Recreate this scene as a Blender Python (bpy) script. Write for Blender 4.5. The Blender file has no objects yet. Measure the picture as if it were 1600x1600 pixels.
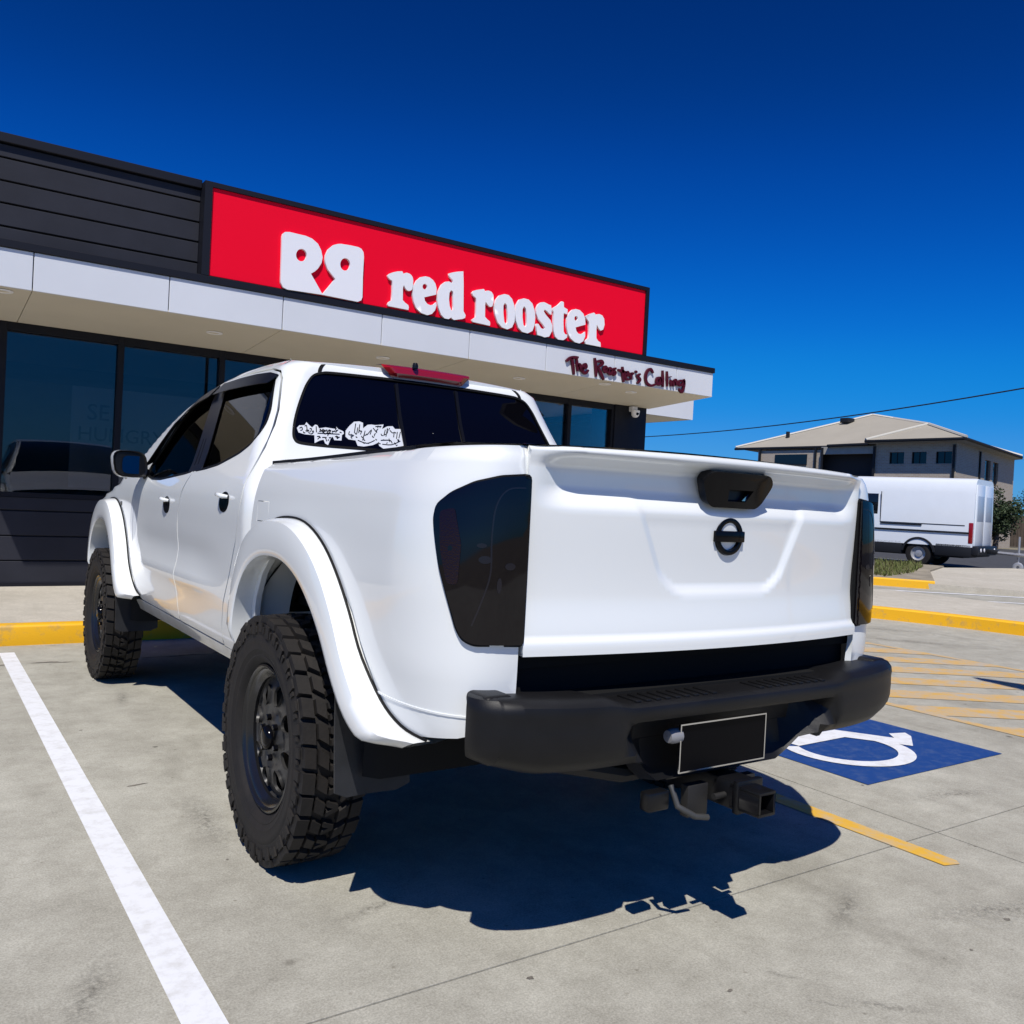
import bpy, bmesh, math, random
import numpy as np
from mathutils import Vector, Matrix
from mathutils.geometry import delaunay_2d_cdt, tessellate_polygon
random.seed(7)
C = bpy.context.scene
COL = C.collection
# ---------------- camera ----------------
CAM = (-1.9967, -2.8715, 1.2326); YAW, PITCH, ROLL, FPX = 0.599153, -0.011386, 0.050932, 1381.33
cd = bpy.data.cameras.new('camera'); cam = bpy.data.objects.new('camera', cd); COL.objects.link(cam)
fw = Vector((math.sin(YAW)*math.cos(PITCH), math.cos(YAW)*math.cos(PITCH), math.sin(PITCH)))
rt = Vector((math.cos(YAW), -math.sin(YAW), 0)); up = rt.cross(fw)
r2 = rt*math.cos(ROLL)+up*math.sin(ROLL); u2 = -rt*math.sin(ROLL)+up*math.cos(ROLL)
m = Matrix((r2, u2, -fw)).transposed().to_4x4(); m.translation = Vector(CAM); cam.matrix_world = m
cd.sensor_width = 36; cd.lens = FPX/1600*36; cd.clip_start = .05; cd.clip_end = 3000
C.camera = cam
# ---------------- light ----------------
SUNDIR = Vector((.40, .52, -1)).normalized()
EL = math.asin(-SUNDIR.z); AZ = math.atan2(-SUNDIR.x, -SUNDIR.y)
w = bpy.data.worlds.new('World'); C.world = w; w.use_nodes = True
nt = w.node_tree; nt.nodes.clear()
wo = nt.nodes.new('ShaderNodeOutputWorld'); bg = nt.nodes.new('ShaderNodeBackground'); sky = nt.nodes.new('ShaderNodeTexSky')
sky.sky_type = 'NISHITA'; sky.sun_disc = False; sky.sun_elevation = EL; sky.sun_rotation = AZ
sky.air_density = 1.0; sky.dust_density = .2; sky.ozone_density = 3.0
gm = nt.nodes.new('ShaderNodeGamma'); gm.inputs[1].default_value = 1.7
mx = nt.nodes.new('ShaderNodeMix'); mx.data_type = 'RGBA'; mx.blend_type = 'MULTIPLY'; mx.inputs[0].default_value = 1
mx.inputs[7].default_value = (.042, .080, .10, 1)
mx2 = nt.nodes.new('ShaderNodeMix'); mx2.data_type = 'RGBA'; mx2.blend_type = 'MULTIPLY'; mx2.inputs[0].default_value = 1
mx2.inputs[7].default_value = (8.5, 8.5, 11.8, 1)
nt.links.new(sky.outputs[0], mx.inputs[6]); nt.links.new(mx.outputs[2], gm.inputs[0]); cv = nt.nodes.new('ShaderNodeRGBCurve')
mx2.inputs[7].default_value = (.85, .85, 1.18, 1)
for ch, pts in ((0, [(0, 0), (.017, .003), (.036, .013), (.055, .040), (.12, .10), (1, .7)]), (1, [(0, 0), (.031, .030), (.056, .068), (.114, .156), (.165, .222), (.276, .285), (1, .75)]), (2, [(0, 0), (.178, .188), (.291, .385), (.487, .625), (.60, .70), (.736, .755), (1, .86)])):
    c = cv.mapping.curves[ch]
    while len(c.points) > 2: c.points.remove(c.points[1])
    c.points[0].location = pts[0]; c.points[1].location = pts[-1]
    for p in pts[1:-1]: c.points.new(*p)
cv.mapping.update()
vs = nt.nodes.new('ShaderNodeMix'); vs.data_type = 'RGBA'; vs.blend_type = 'MULTIPLY'; vs.inputs[0].default_value = 1; vs.inputs[7].default_value = (10, 10, 10, 1)
nt.links.new(gm.outputs[0], mx2.inputs[6]); nt.links.new(mx2.outputs[2], cv.inputs['Color']); nt.links.new(cv.outputs[0], vs.inputs[6]); nt.links.new(vs.outputs[2], bg.inputs[0])
bg.inputs[1].default_value = .10
nt.links.new(bg.outputs[0], wo.inputs[0])
sd = bpy.data.lights.new('sun', 'SUN'); sd.energy = 4.8; sd.angle = math.radians(.5); sd.color = (1, .955, .88)
sun = bpy.data.objects.new('sun', sd); COL.objects.link(sun); sun.rotation_euler = SUNDIR.to_track_quat('-Z', 'Y').to_euler(); sun.location = (-4, -5, 12)
C.view_settings.view_transform = 'Standard'; C.view_settings.look = 'None'; C.view_settings.exposure = 0; C.view_settings.gamma = 1
C.view_settings.use_curve_mapping = False
# lettering outlines in metres on the face of the sign (x, z)
LETTERS=[('r',[(2.144,3.584),(2.168,3.607),(2.202,3.625),(2.257,3.646),(2.312,3.658),(2.323,3.644),(2.328,3.631),(2.346,3.645),(2.369,3.653),(2.405,3.648),(2.429,3.633),(2.442,3.615),(2.451,3.582),(2.45,3.519),(2.444,3.487),(2.428,3.47),(2.402,3.462),(2.379,3.467),(2.357,3.487),(2.342,3.515),(2.332,3.49),(2.331,3.467),(2.336,3.351),(2.365,3.328),(2.406,3.308),(2.413,3.286),(2.409,3.257),(2.166,3.26),(2.161,3.278),(2.172,3.303),(2.205,3.328),(2.206,3.429),(2.2,3.535),(2.172,3.546),(2.15,3.562)],None),('e',[(2.595,3.656),(2.645,3.655),(2.691,3.635),(2.725,3.6),(2.744,3.548),(2.743,3.482),(2.679,3.458),(2.595,3.426),(2.606,3.389),(2.639,3.359),(2.675,3.353),(2.716,3.367),(2.746,3.398),(2.754,3.366),(2.737,3.306),(2.699,3.26),(2.646,3.238),(2.569,3.25),(2.504,3.293),(2.467,3.357),(2.452,3.433),(2.46,3.525),(2.492,3.591),(2.538,3.636)],[(2.627,3.549),(2.625,3.535),(2.617,3.523),(2.605,3.514),(2.592,3.512),(2.58,3.516),(2.571,3.525),(2.567,3.538),(2.569,3.552),(2.577,3.565),(2.589,3.573),(2.602,3.576),(2.614,3.572),(2.624,3.562)]),('d',[(2.892,3.743),(2.937,3.763),(3.002,3.784),(3.074,3.801),(3.086,3.665),(3.102,3.359),(3.133,3.315),(3.128,3.286),(3.098,3.269),(2.986,3.239),(2.958,3.251),(2.948,3.263),(2.916,3.238),(2.865,3.238),(2.817,3.272),(2.781,3.338),(2.76,3.431),(2.768,3.528),(2.803,3.602),(2.851,3.643),(2.897,3.655),(2.935,3.642),(2.948,3.661),(2.942,3.68),(2.922,3.696),(2.898,3.708)],[(2.928,3.563),(2.954,3.553),(2.968,3.353),(2.945,3.337),(2.92,3.386),(2.907,3.456),(2.909,3.529)]),('r',[(3.202,3.582),(3.222,3.608),(3.259,3.624),(3.357,3.653),(3.371,3.638),(3.379,3.623),(3.395,3.639),(3.424,3.646),(3.465,3.638),(3.491,3.606),(3.499,3.524),(3.484,3.475),(3.455,3.462),(3.419,3.485),(3.39,3.514),(3.386,3.471),(3.392,3.34),(3.425,3.316),(3.462,3.297),(3.467,3.269),(3.463,3.248),(3.228,3.257),(3.222,3.28),(3.268,3.316),(3.267,3.419),(3.26,3.533),(3.217,3.554)],None),('o',[(3.64,3.644),(3.701,3.643),(3.752,3.607),(3.787,3.541),(3.807,3.443),(3.803,3.345),(3.772,3.277),(3.71,3.244),(3.633,3.256),(3.57,3.303),(3.53,3.382),(3.513,3.462),(3.527,3.556),(3.573,3.616)],[(3.656,3.546),(3.683,3.524),(3.701,3.426),(3.707,3.334),(3.687,3.293),(3.659,3.327),(3.641,3.425),(3.636,3.508)]),('o',[(3.919,3.642),(3.988,3.639),(4.045,3.602),(4.082,3.53),(4.098,3.447),(4.093,3.352),(4.066,3.279),(4.0,3.241),(3.921,3.247),(3.861,3.29),(3.824,3.361),(3.808,3.452),(3.814,3.546),(3.856,3.617)],[(3.928,3.552),(3.955,3.529),(3.973,3.444),(3.98,3.343),(3.961,3.304),(3.931,3.335),(3.913,3.418),(3.908,3.51)]),('s',[(4.171,3.637),(4.213,3.647),(4.246,3.642),(4.284,3.631),(4.322,3.627),(4.334,3.572),(4.335,3.515),(4.305,3.524),(4.262,3.551),(4.229,3.562),(4.218,3.536),(4.255,3.498),(4.323,3.448),(4.352,3.392),(4.356,3.323),(4.316,3.249),(4.25,3.23),(4.201,3.239),(4.142,3.243),(4.128,3.297),(4.118,3.373),(4.147,3.377),(4.19,3.332),(4.232,3.323),(4.249,3.346),(4.219,3.38),(4.141,3.437),(4.108,3.5),(4.109,3.561),(4.132,3.608)],None),('t',[(4.344,3.593),(4.42,3.643),(4.482,3.703),(4.51,3.697),(4.517,3.637),(4.576,3.619),(4.575,3.56),(4.519,3.565),(4.52,3.462),(4.533,3.341),(4.557,3.313),(4.591,3.314),(4.588,3.278),(4.535,3.237),(4.457,3.234),(4.406,3.265),(4.38,3.326),(4.369,3.438),(4.365,3.558)],None),('e',[(4.698,3.645),(4.764,3.642),(4.823,3.607),(4.855,3.55),(4.865,3.478),(4.791,3.451),(4.713,3.421),(4.727,3.379),(4.757,3.352),(4.797,3.349),(4.842,3.369),(4.866,3.391),(4.87,3.333),(4.843,3.269),(4.788,3.234),(4.714,3.239),(4.644,3.277),(4.595,3.341),(4.572,3.426),(4.575,3.514),(4.607,3.586),(4.649,3.628)],[(4.741,3.536),(4.739,3.523),(4.732,3.511),(4.722,3.504),(4.71,3.502),(4.699,3.506),(4.69,3.515),(4.687,3.528),(4.689,3.541),(4.695,3.553),(4.706,3.56),(4.718,3.562),(4.729,3.558),(4.737,3.549)]),('r',[(4.857,3.58),(4.929,3.623),(4.991,3.648),(5.009,3.638),(5.022,3.622),(5.044,3.636),(5.079,3.644),(5.127,3.634),(5.159,3.598),(5.172,3.527),(5.153,3.461),(5.114,3.441),(5.077,3.467),(5.047,3.508),(5.044,3.435),(5.05,3.337),(5.078,3.309),(5.12,3.293),(5.128,3.239),(4.879,3.242),(4.88,3.285),(4.926,3.323),(4.929,3.418),(4.918,3.524),(4.887,3.551)],None)]
LOGO=([(0.973,3.753),(0.981,3.78),(1.003,3.801),(1.049,3.81),(1.129,3.808),(1.216,3.807),(1.285,3.793),(1.349,3.754),(1.386,3.696),(1.405,3.628),(1.396,3.568),(1.361,3.505),(1.329,3.47),(1.289,3.44),(1.356,3.348),(1.422,3.255),(1.474,3.326),(1.553,3.436),(1.509,3.477),(1.464,3.522),(1.439,3.576),(1.432,3.614),(1.436,3.66),(1.461,3.721),(1.514,3.775),(1.562,3.797),(1.597,3.805),(1.697,3.811),(1.791,3.811),(1.828,3.799),(1.851,3.77),(1.859,3.724),(1.858,3.502),(1.864,3.301),(1.852,3.266),(1.814,3.244),(1.423,3.25),(1.051,3.238),(1.007,3.253),(0.981,3.296),(0.98,3.372),(0.977,3.563)],[(1.237,3.618),(1.234,3.595),(1.226,3.575),(1.211,3.558),(1.193,3.547),(1.174,3.543),(1.155,3.547),(1.14,3.558),(1.129,3.575),(1.125,3.595),(1.127,3.617),(1.136,3.638),(1.15,3.655),(1.168,3.666),(1.187,3.67),(1.206,3.666),(1.222,3.655),(1.232,3.638)],[(1.709,3.615),(1.707,3.592),(1.699,3.571),(1.685,3.554),(1.667,3.543),(1.648,3.539),(1.629,3.543),(1.614,3.555),(1.604,3.572),(1.599,3.594),(1.601,3.616),(1.61,3.637),(1.624,3.655),(1.641,3.666),(1.66,3.67),(1.679,3.665),(1.694,3.654),(1.705,3.636)])
STROKES=[('T',[[(4.601,2.99),(4.676,3.043),(4.788,3.061)],[(4.683,3.042),(4.709,2.952),(4.732,2.841)]]),('h',[[(4.762,3.047),(4.786,2.889)],[(4.782,2.946),(4.816,2.976),(4.846,2.892)]]),('e',[[(4.859,2.93),(4.919,2.956),(4.906,2.99),(4.87,2.965),(4.865,2.904),(4.913,2.882),(4.958,2.927)]]),('R',[[(5.048,3.091),(5.072,2.978),(5.085,2.858)],[(5.076,3.047),(5.153,3.065),(5.179,3.036),(5.108,2.982)],[(5.108,2.982),(5.157,2.914),(5.214,2.836)]]),('o',[[(5.263,2.986),(5.227,3.003),(5.201,2.968),(5.231,2.94),(5.264,2.965),(5.263,2.986)]]),('o',[[(5.34,2.98),(5.304,2.995),(5.278,2.959),(5.306,2.922),(5.343,2.943),(5.34,2.98)]]),('s',[[(5.409,3.005),(5.361,2.983),(5.399,2.945),(5.363,2.91)]]),('t',[[(5.513,3.04),(5.527,2.939),(5.544,2.844)],[(5.438,2.992),(5.583,2.973)]]),('e',[[(5.581,2.929),(5.623,2.948),(5.607,2.979),(5.574,2.955),(5.581,2.893),(5.636,2.889)]]),('r',[[(5.659,2.982),(5.671,2.891)],[(5.663,2.961),(5.708,2.981)]]),('apostrophe',[[(5.754,3.019),(5.746,2.988)]]),('s',[[(5.825,2.986),(5.778,2.948),(5.825,2.91),(5.78,2.858)]]),('C',[[(6.051,3.025),(6.007,3.07),(5.952,3.044),(5.92,2.965),(5.945,2.885),(6.025,2.856),(6.113,2.889)]]),('a',[[(6.186,2.981),(6.13,2.966),(6.12,2.906),(6.177,2.896),(6.19,2.981),(6.217,2.89)]]),('l',[[(6.218,3.08),(6.24,2.864)]]),('l',[[(6.298,3.079),(6.316,2.879)]]),('i',[[(6.371,2.975),(6.382,2.886)],[(6.368,3.02),(6.369,3.009)]]),('n',[[(6.415,2.975),(6.43,2.892)],[(6.423,2.953),(6.469,2.981),(6.49,2.91)]]),('g',[[(6.603,2.991),(6.532,2.977),(6.531,2.926),(6.598,2.94),(6.618,2.999),(6.627,2.926),(6.591,2.831),(6.532,2.875)]])]
# rear window stickers,addressed on the cab skin (a,z)
STICKER_A = [(-0.189,1.499),(-0.196,1.511),(-0.219,1.514),(-0.223,1.528),(-0.239,1.516),(-0.254,1.507),(-0.264,1.521),(-0.275,1.519),(-0.285,1.506),(-0.314,1.513),(-0.36,1.51),(-0.361,1.52),(-0.371,1.511),(-0.397,1.503),(-0.403,1.493),(-0.395,1.485),(-0.399,1.461),(-0.366,1.46),(-0.355,1.475),(-0.348,1.464),(-0.343,1.436),(-0.329,1.442),(-0.318,1.458),(-0.302,1.453),(-0.282,1.44),(-0.273,1.474),(-0.23,1.474),(-0.201,1.48)]
STICKER_B = [(-0.407,1.507),(-0.419,1.53),(-0.436,1.551),(-0.46,1.555),(-0.479,1.55),(-0.485,1.525),(-0.503,1.543),(-0.521,1.546),(-0.539,1.545),(-0.579,1.552),(-0.576,1.53),(-0.599,1.545),(-0.625,1.548),(-0.639,1.536),(-0.673,1.539),(-0.688,1.523),(-0.692,1.487),(-0.701,1.462),(-0.661,1.452),(-0.603,1.44),(-0.579,1.452),(-0.572,1.466),(-0.549,1.453),(-0.507,1.443),(-0.478,1.444),(-0.463,1.467),(-0.43,1.469),(-0.413,1.48)]
MARKS_A = [[(-0.2,1.498),(-0.208,1.504),(-0.214,1.493),(-0.206,1.489)],[(-0.22,1.509),(-0.227,1.513),(-0.238,1.485)],[(-0.244,1.501),(-0.253,1.5),(-0.251,1.486)],[(-0.27,1.513),(-0.278,1.488)],[(-0.284,1.484),(-0.383,1.488)],[(-0.289,1.503),(-0.299,1.494),(-0.303,1.504),(-0.313,1.493)],[(-0.32,1.504),(-0.326,1.495),(-0.332,1.504),(-0.34,1.494)],[(-0.355,1.502),(-0.364,1.496),(-0.368,1.505)],[(-0.381,1.498),(-0.39,1.495)],[(-0.285,1.469),(-0.298,1.47),(-0.291,1.457)],[(-0.309,1.467),(-0.323,1.467),(-0.333,1.452)],[(-0.365,1.476),(-0.387,1.474)]]
MARKS_B = [[(-0.425,1.505),(-0.425,1.491),(-0.436,1.489)],[(-0.445,1.543),(-0.449,1.501)],[(-0.459,1.526),(-0.461,1.498)],[(-0.465,1.541),(-0.469,1.502)],[(-0.481,1.511),(-0.479,1.496)],[(-0.497,1.514),(-0.495,1.47)],[(-0.51,1.496),(-0.526,1.522),(-0.524,1.5)],[(-0.532,1.53),(-0.555,1.51)],[(-0.541,1.538),(-0.57,1.542)],[(-0.592,1.528),(-0.591,1.499)],[(-0.601,1.536),(-0.602,1.497)],[(-0.615,1.527),(-0.628,1.517)],[(-0.638,1.522),(-0.64,1.497)],[(-0.653,1.523),(-0.656,1.491)],[(-0.668,1.524),(-0.667,1.495)],[(-0.473,1.468),(-0.519,1.458),(-0.552,1.475)],[(-0.581,1.477),(-0.625,1.481),(-0.639,1.468)],[(-0.592,1.46),(-0.637,1.461),(-0.677,1.482)],[(-0.619,1.488),(-0.626,1.474)]]
# ---------------- materials ----------------
def mat(name, col, rough=.5, spec=.5, metal=0, coat=0, bump=0, bscale=200, var=0, vscale=3, emit=None, alpha=None, col2=None, detail=4, coatr=.03, bdist=.002):
    m = bpy.data.materials.new(name); m.use_nodes = True; nt = m.node_tree; N = nt.nodes; L = nt.links
    b = N['Principled BSDF']
    b.inputs['Base Color'].default_value = (*col, 1); b.inputs['Roughness'].default_value = rough
    b.inputs['Specular IOR Level'].default_value = spec; b.inputs['Metallic'].default_value = metal
    b.inputs['Coat Weight'].default_value = coat; b.inputs['Coat Roughness'].default_value = coatr
    if emit: b.inputs['Emission Color'].default_value = (*emit[:3], 1); b.inputs['Emission Strength'].default_value = emit[3]
    if var or bump: tc = N.new('ShaderNodeTexCoord')
    if var or col2:
        if not var: var = .1; tc = N.new('ShaderNodeTexCoord')
        n = N.new('ShaderNodeTexNoise'); n.inputs['Scale'].default_value = vscale; n.inputs['Detail'].default_value = detail; n.inputs['Roughness'].default_value = .6
        L.new(tc.outputs['Object'], n.inputs['Vector'])
        r = N.new('ShaderNodeValToRGB'); r.color_ramp.elements[0].position = .3; r.color_ramp.elements[1].position = .7
        c2 = col2 or tuple(c*(1-var) for c in col)
        c1 = tuple(min(1, c*(1+var*.4)) for c in col)
        r.color_ramp.elements[0].color = (*c2, 1); r.color_ramp.elements[1].color = (*c1, 1)
        L.new(n.outputs['Fac'], r.inputs[0]); L.new(r.outputs[0], b.inputs['Base Color'])
    if bump:
        n2 = N.new('ShaderNodeTexNoise'); n2.inputs['Scale'].default_value = bscale; n2.inputs['Detail'].default_value = 3
        L.new(tc.outputs['Object'], n2.inputs['Vector'])
        bp = N.new('ShaderNodeBump'); bp.inputs['Strength'].default_value = bump; bp.inputs['Distance'].default_value = bdist
        L.new(n2.outputs['Fac'], bp.inputs['Height']); L.new(bp.outputs[0], b.inputs['Normal'])
    return m
def glassmat(name, tint, rough=.0, refl=1.0, ior=1.5):
    m = bpy.data.materials.new(name); m.use_nodes = True; nt = m.node_tree; N = nt.nodes; L = nt.links
    N.clear(); o = N.new('ShaderNodeOutputMaterial'); t = N.new('ShaderNodeBsdfTransparent'); g = N.new('ShaderNodeBsdfGlossy'); mi = N.new('ShaderNodeMixShader'); fr = N.new('ShaderNodeFresnel')
    t.inputs[0].default_value = (*tint, 1); g.inputs[0].default_value = (1, 1, 1, 1); g.inputs['Roughness'].default_value = rough; fr.inputs[0].default_value = ior
    mm = N.new('ShaderNodeMath'); mm.operation = 'MULTIPLY'; mm.inputs[1].default_value = refl; mm.use_clamp = True
    geo = N.new('ShaderNodeNewGeometry')
    L.new(fr.outputs[0], mm.inputs[0])
    L.new(mm.outputs[0], mi.inputs[0]); L.new(t.outputs[0], mi.inputs[1]); L.new(g.outputs[0], mi.inputs[2]); L.new(mi.outputs[0], o.inputs[0])
    return m
# ---------------- mesh helpers ----------------
def tag(o, label=None, cat=None, group=None, kind=None):
    if label: o['label'] = label
    if cat: o['category'] = cat
    if group: o['group'] = group
    if kind: o['kind'] = kind
    return o
def empty(name, loc=(0, 0, 0), rz=0, **k):
    o = bpy.data.objects.new(name, None); COL.objects.link(o); o.location = loc; o.rotation_euler = (0, 0, rz); o.empty_display_size = .2
    return tag(o, **k)
def link(name, me, m, parent=None, world=True):
    o = bpy.data.objects.new(name, me); COL.objects.link(o)
    if m and not me.materials: me.materials.append(m)
    if parent is not None:
        o.parent = parent
        if world: o.matrix_parent_inverse = wmat(parent).inverted()
    return o
def wmat(o):
    loc = Matrix.LocRotScale(o.location, o.rotation_euler, o.scale)
    if o.parent: return wmat(o.parent) @ o.matrix_parent_inverse @ loc
    return loc
def mk(name, V, Fc, m, parent=None, smooth=False, normals=None, sharp=None):
    me = bpy.data.meshes.new(name); me.from_pydata([tuple(v) for v in V], [], Fc); me.validate()
    if smooth: me.shade_smooth()
    if sharp is not None: me.set_sharp_from_angle(angle=math.radians(sharp))
    if normals is not None and len(normals) == len(me.vertices): me.normals_split_custom_set_from_vertices([tuple(n) for n in normals])
    me.update()
    return link(name, me, m, parent)
class MB:
    def __init__(s): s.V = []; s.F = []
    def add(s, V, F):
        k = len(s.V); s.V += [tuple(v) for v in V]; s.F += [tuple(i+k for i in f) for f in F]; return s
    def box(s, x0, x1, y0, y1, z0, z1, M=None):
        V = [Vector((x, y, z)) for z in (z0, z1) for y in (y0, y1) for x in (x0, x1)]
        if M: V = [M @ v for v in V]
        return s.add(V, [(0, 2, 3, 1), (4, 5, 7, 6), (0, 1, 5, 4), (2, 6, 7, 3), (0, 4, 6, 2), (1, 3, 7, 5)])
    def tube(s, pts, r, n=8, cap=True):
        pts = [Vector(p) for p in pts]; rs = r if isinstance(r, (list, tuple)) else [r]*len(pts)
        V = []; F = []
        t0 = (pts[1]-pts[0]).normalized(); a = Vector((0, 0, 1)) if abs(t0.z) < .9 else Vector((1, 0, 0))
        u = t0.cross(a).normalized()
        for i, p in enumerate(pts):
            t = (pts[min(i+1, len(pts)-1)]-pts[max(i-1, 0)])
            t = t.normalized() if t.length > 1e-9 else t0
            u = (u-t*u.dot(t)).normalized(); v = t.cross(u)
            for k in range(n):
                q = 2*math.pi*k/n; V.append(p+(u*math.cos(q)+v*math.sin(q))*rs[i])
        for i in range(len(pts)-1):
            for k in range(n):
                F.append((i*n+k, i*n+(k+1) % n, (i+1)*n+(k+1) % n, (i+1)*n+k))
        if cap: F.append(tuple(range(n-1, -1, -1))); F.append(tuple((len(pts)-1)*n+k for k in range(n)))
        return s.add(V, F)
    def lathe(s, prof, n=32, axis='x', c=(0, 0, 0), closed=False):
        """prof: (radius, along)"""
        V = []; F = []
        for r, h in prof:
            for k in range(n):
                q = 2*math.pi*k/n; a, b = r*math.cos(q), r*math.sin(q)
                V.append({'x': (h, a, b), 'y': (a, h, b), 'z': (a, b, h)}[axis])
        V = [Vector(v)+Vector(c) for v in V]
        P = len(prof)
        for i in range(P if closed else P-1):
            j = (i+1) % P
            for k in range(n): F.append((i*n+k, j*n+k, j*n+(k+1) % n, i*n+(k+1) % n))
        return s.add(V, F)
    def prism(s, poly, fn0, fn1):
        """poly 2d; fn0/fn1 map 2d->3d for the two caps"""
        n = len(poly); V = [fn0(*p) for p in poly]+[fn1(*p) for p in poly]
        tri = tessellate_polygon([[Vector((p[0], p[1], 0)) for p in poly]])
        F = [tuple(t) for t in tri]+[tuple(n+i for i in reversed(t)) for t in tri]+[(i, (i+1) % n, n+(i+1) % n, n+i) for i in range(n)]
        return s.add(V, F)
    def build(s, name, m, parent=None, smooth=None, bevel=0, seg=2):
        me = bpy.data.meshes.new(name); me.from_pydata(s.V, [], s.F)
        bm = bmesh.new(); bm.from_mesh(me); bmesh.ops.recalc_face_normals(bm, faces=bm.faces)
        if bevel:
            bmesh.ops.remove_doubles(bm, verts=bm.verts, dist=1e-5)
            ed = [e for e in bm.edges if len(e.link_faces) == 2 and e.calc_face_angle(0) > .5]
            bmesh.ops.bevel(bm, geom=ed, offset=bevel, segments=seg, affect='EDGES', profile=.5, clamp_overlap=True)
        bm.to_mesh(me); bm.free()
        if smooth is None and bevel: smooth = 35
        if smooth: me.shade_smooth(); me.set_sharp_from_angle(angle=math.radians(smooth))
        return link(name, me, m, parent)
def pip(p, poly):
    x, y = p; c = False; j = len(poly)-1
    for i in range(len(poly)):
        xi, yi = poly[i]; xj, yj = poly[j]
        if (yi > y) != (yj > y) and x < (xj-xi)*(y-yi)/(yj-yi)+xi: c = not c
        j = i
    return c
def resample(poly, step):
    out = []
    for a, b in zip(poly, poly[1:]+poly[:1]):
        n = max(1, int(math.hypot(b[0]-a[0], b[1]-a[1])/step+.5))
        for i in range(n): out.append((a[0]+(b[0]-a[0])*i/n, a[1]+(b[1]-a[1])*i/n))
    return out
def rounded(poly, r, n=4):
    """round the corners of a polygon; r scalar or list"""
    out = []; N = len(poly)
    for i in range(N):
        p0, p, p1 = Vector(poly[i-1]), Vector(poly[i]), Vector(poly[(i+1) % N])
        rr = r[i] if isinstance(r, (list, tuple)) else r
        if rr <= 0: out.append(tuple(p)); continue
        a = (p0-p); b = (p1-p); k = min(rr, a.length*.45, b.length*.45)
        a = p+a.normalized()*k; b = p+b.normalized()*k
        for j in range(n+1):
            t = j/n; q = a*(1-t)**2+p*2*t*(1-t)+b*t*t; out.append((q.x, q.y))
    return out
def spline(pts, n=6):
    """Catmull-Rom through an open list"""
    out = []; P = [pts[0]]+list(pts)+[pts[-1]]
    for i in range(1, len(P)-2):
        p0, p1, p2, p3 = [Vector(q) for q in P[i-1:i+3]]
        for j in range(n):
            t = j/n
            out.append(tuple(.5*((2*p1)+(-p0+p2)*t+(2*p0-5*p1+4*p2-p3)*t*t+(-p0+3*p1-3*p2+p3)*t**3)))
    out.append(tuple(pts[-1])); return out
def fd_normal(F, a, b, h=.0015):
    p = Vector(F(a+h, b))-Vector(F(a-h, b)); q = Vector(F(a, b+h))-Vector(F(a, b-h)); n = p.cross(q)
    return n.normalized() if n.length > 1e-12 else Vector((0, 0, 1))
def panel(name, F, poly, m, parent=None, holes=(), res=.03, thick=.012, off=0.0, mirror=False, ref=(0, 1.4, .9), anal=True, rim=True):
    """sheet cut to `poly` (minus `holes`) in the (a,b) parameters of surface F, with a turned-in edge"""
    loops = [resample(poly, res)]+[resample(h, res*.8) for h in holes]
    P = []; E = []
    for lp in loops:
        k = len(P); P += lp; E += [(k+i, k+(i+1) % len(lp)) for i in range(len(lp))]
    xs = [p[0] for p in poly]; ys = [p[1] for p in poly]
    na = int((max(xs)-min(xs))/res)+1; nb = int((max(ys)-min(ys))/res)+1
    bnd = list(P)
    bx = np.array(bnd)
    for i in range(na+1):
        for j in range(nb+1):
            q = (min(xs)+res*(i+(.5 if j % 2 else 0)), min(ys)+res*j)
            if pip(q, poly) and not any(pip(q, h) for h in holes):
                d = np.min(np.abs(bx[:, 0]-q[0])+np.abs(bx[:, 1]-q[1]))
                if d > res*.55: P.append(q)
    V, _, T, *_r = delaunay_2d_cdt([Vector(p) for p in P], E, [], 0, 1e-7)
    tris = []
    for t in T:
        c = ((V[t[0]][0]+V[t[1]][0]+V[t[2]][0])/3, (V[t[0]][1]+V[t[1]][1]+V[t[2]][1])/3)
        if pip(c, loops[0]) and not any(pip(c, h) for h in loops[1:]): tris.append(tuple(t))
    nrm = [fd_normal(F, v[0], v[1]) for v in V]
    P3 = [Vector(F(v[0], v[1])) for v in V]
    # outward sense
    s = 0
    for p, n in zip(P3, nrm): s += (p-Vector(ref)).dot(n)
    sg = 1 if s > 0 else -1
    nrm = [n*sg for n in nrm]
    P3 = [p+n*off for p, n in zip(P3, nrm)]
    # face winding
    f = 0
    for t in tris[:60]:
        f += (P3[t[1]]-P3[t[0]]).cross(P3[t[2]]-P3[t[0]]).dot(nrm[t[0]])
    if f < 0: tris = [(t[0], t[2], t[1]) for t in tris]
    VV = list(P3); FF = list(tris); NN = list(nrm) if anal else None
    if rim:
        cnt = {}
        for t in tris:
            for a, b in ((t[0], t[1]), (t[1], t[2]), (t[2], t[0])): cnt[(a, b)] = cnt.get((a, b), 0)+1
        be = [(a, b) for (a, b) in cnt if (b, a) not in cnt]
        top = {}; bot = {}
        for a, b in be:
            for v in (a, b):
                if v not in top:
                    top[v] = len(VV); VV.append(P3[v].copy()); bot[v] = len(VV); VV.append(P3[v]-nrm[v]*thick)
                    if NN is not None: NN += [Vector((0, 0, 0))]*2
        for a, b in be: FF.append((b, a, top[a], top[b]) if False else (top[b], top[a], bot[a], bot[b]))
    if mirror:
        VV = [Vector((-v.x, v.y, v.z)) for v in VV]; FF = [tuple(reversed(t)) for t in FF]
        if NN is not None: NN = [Vector((-v.x, v.y, v.z)) for v in NN]
    return mk(name, VV, FF, m, parent, smooth=True, normals=NN)
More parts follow.
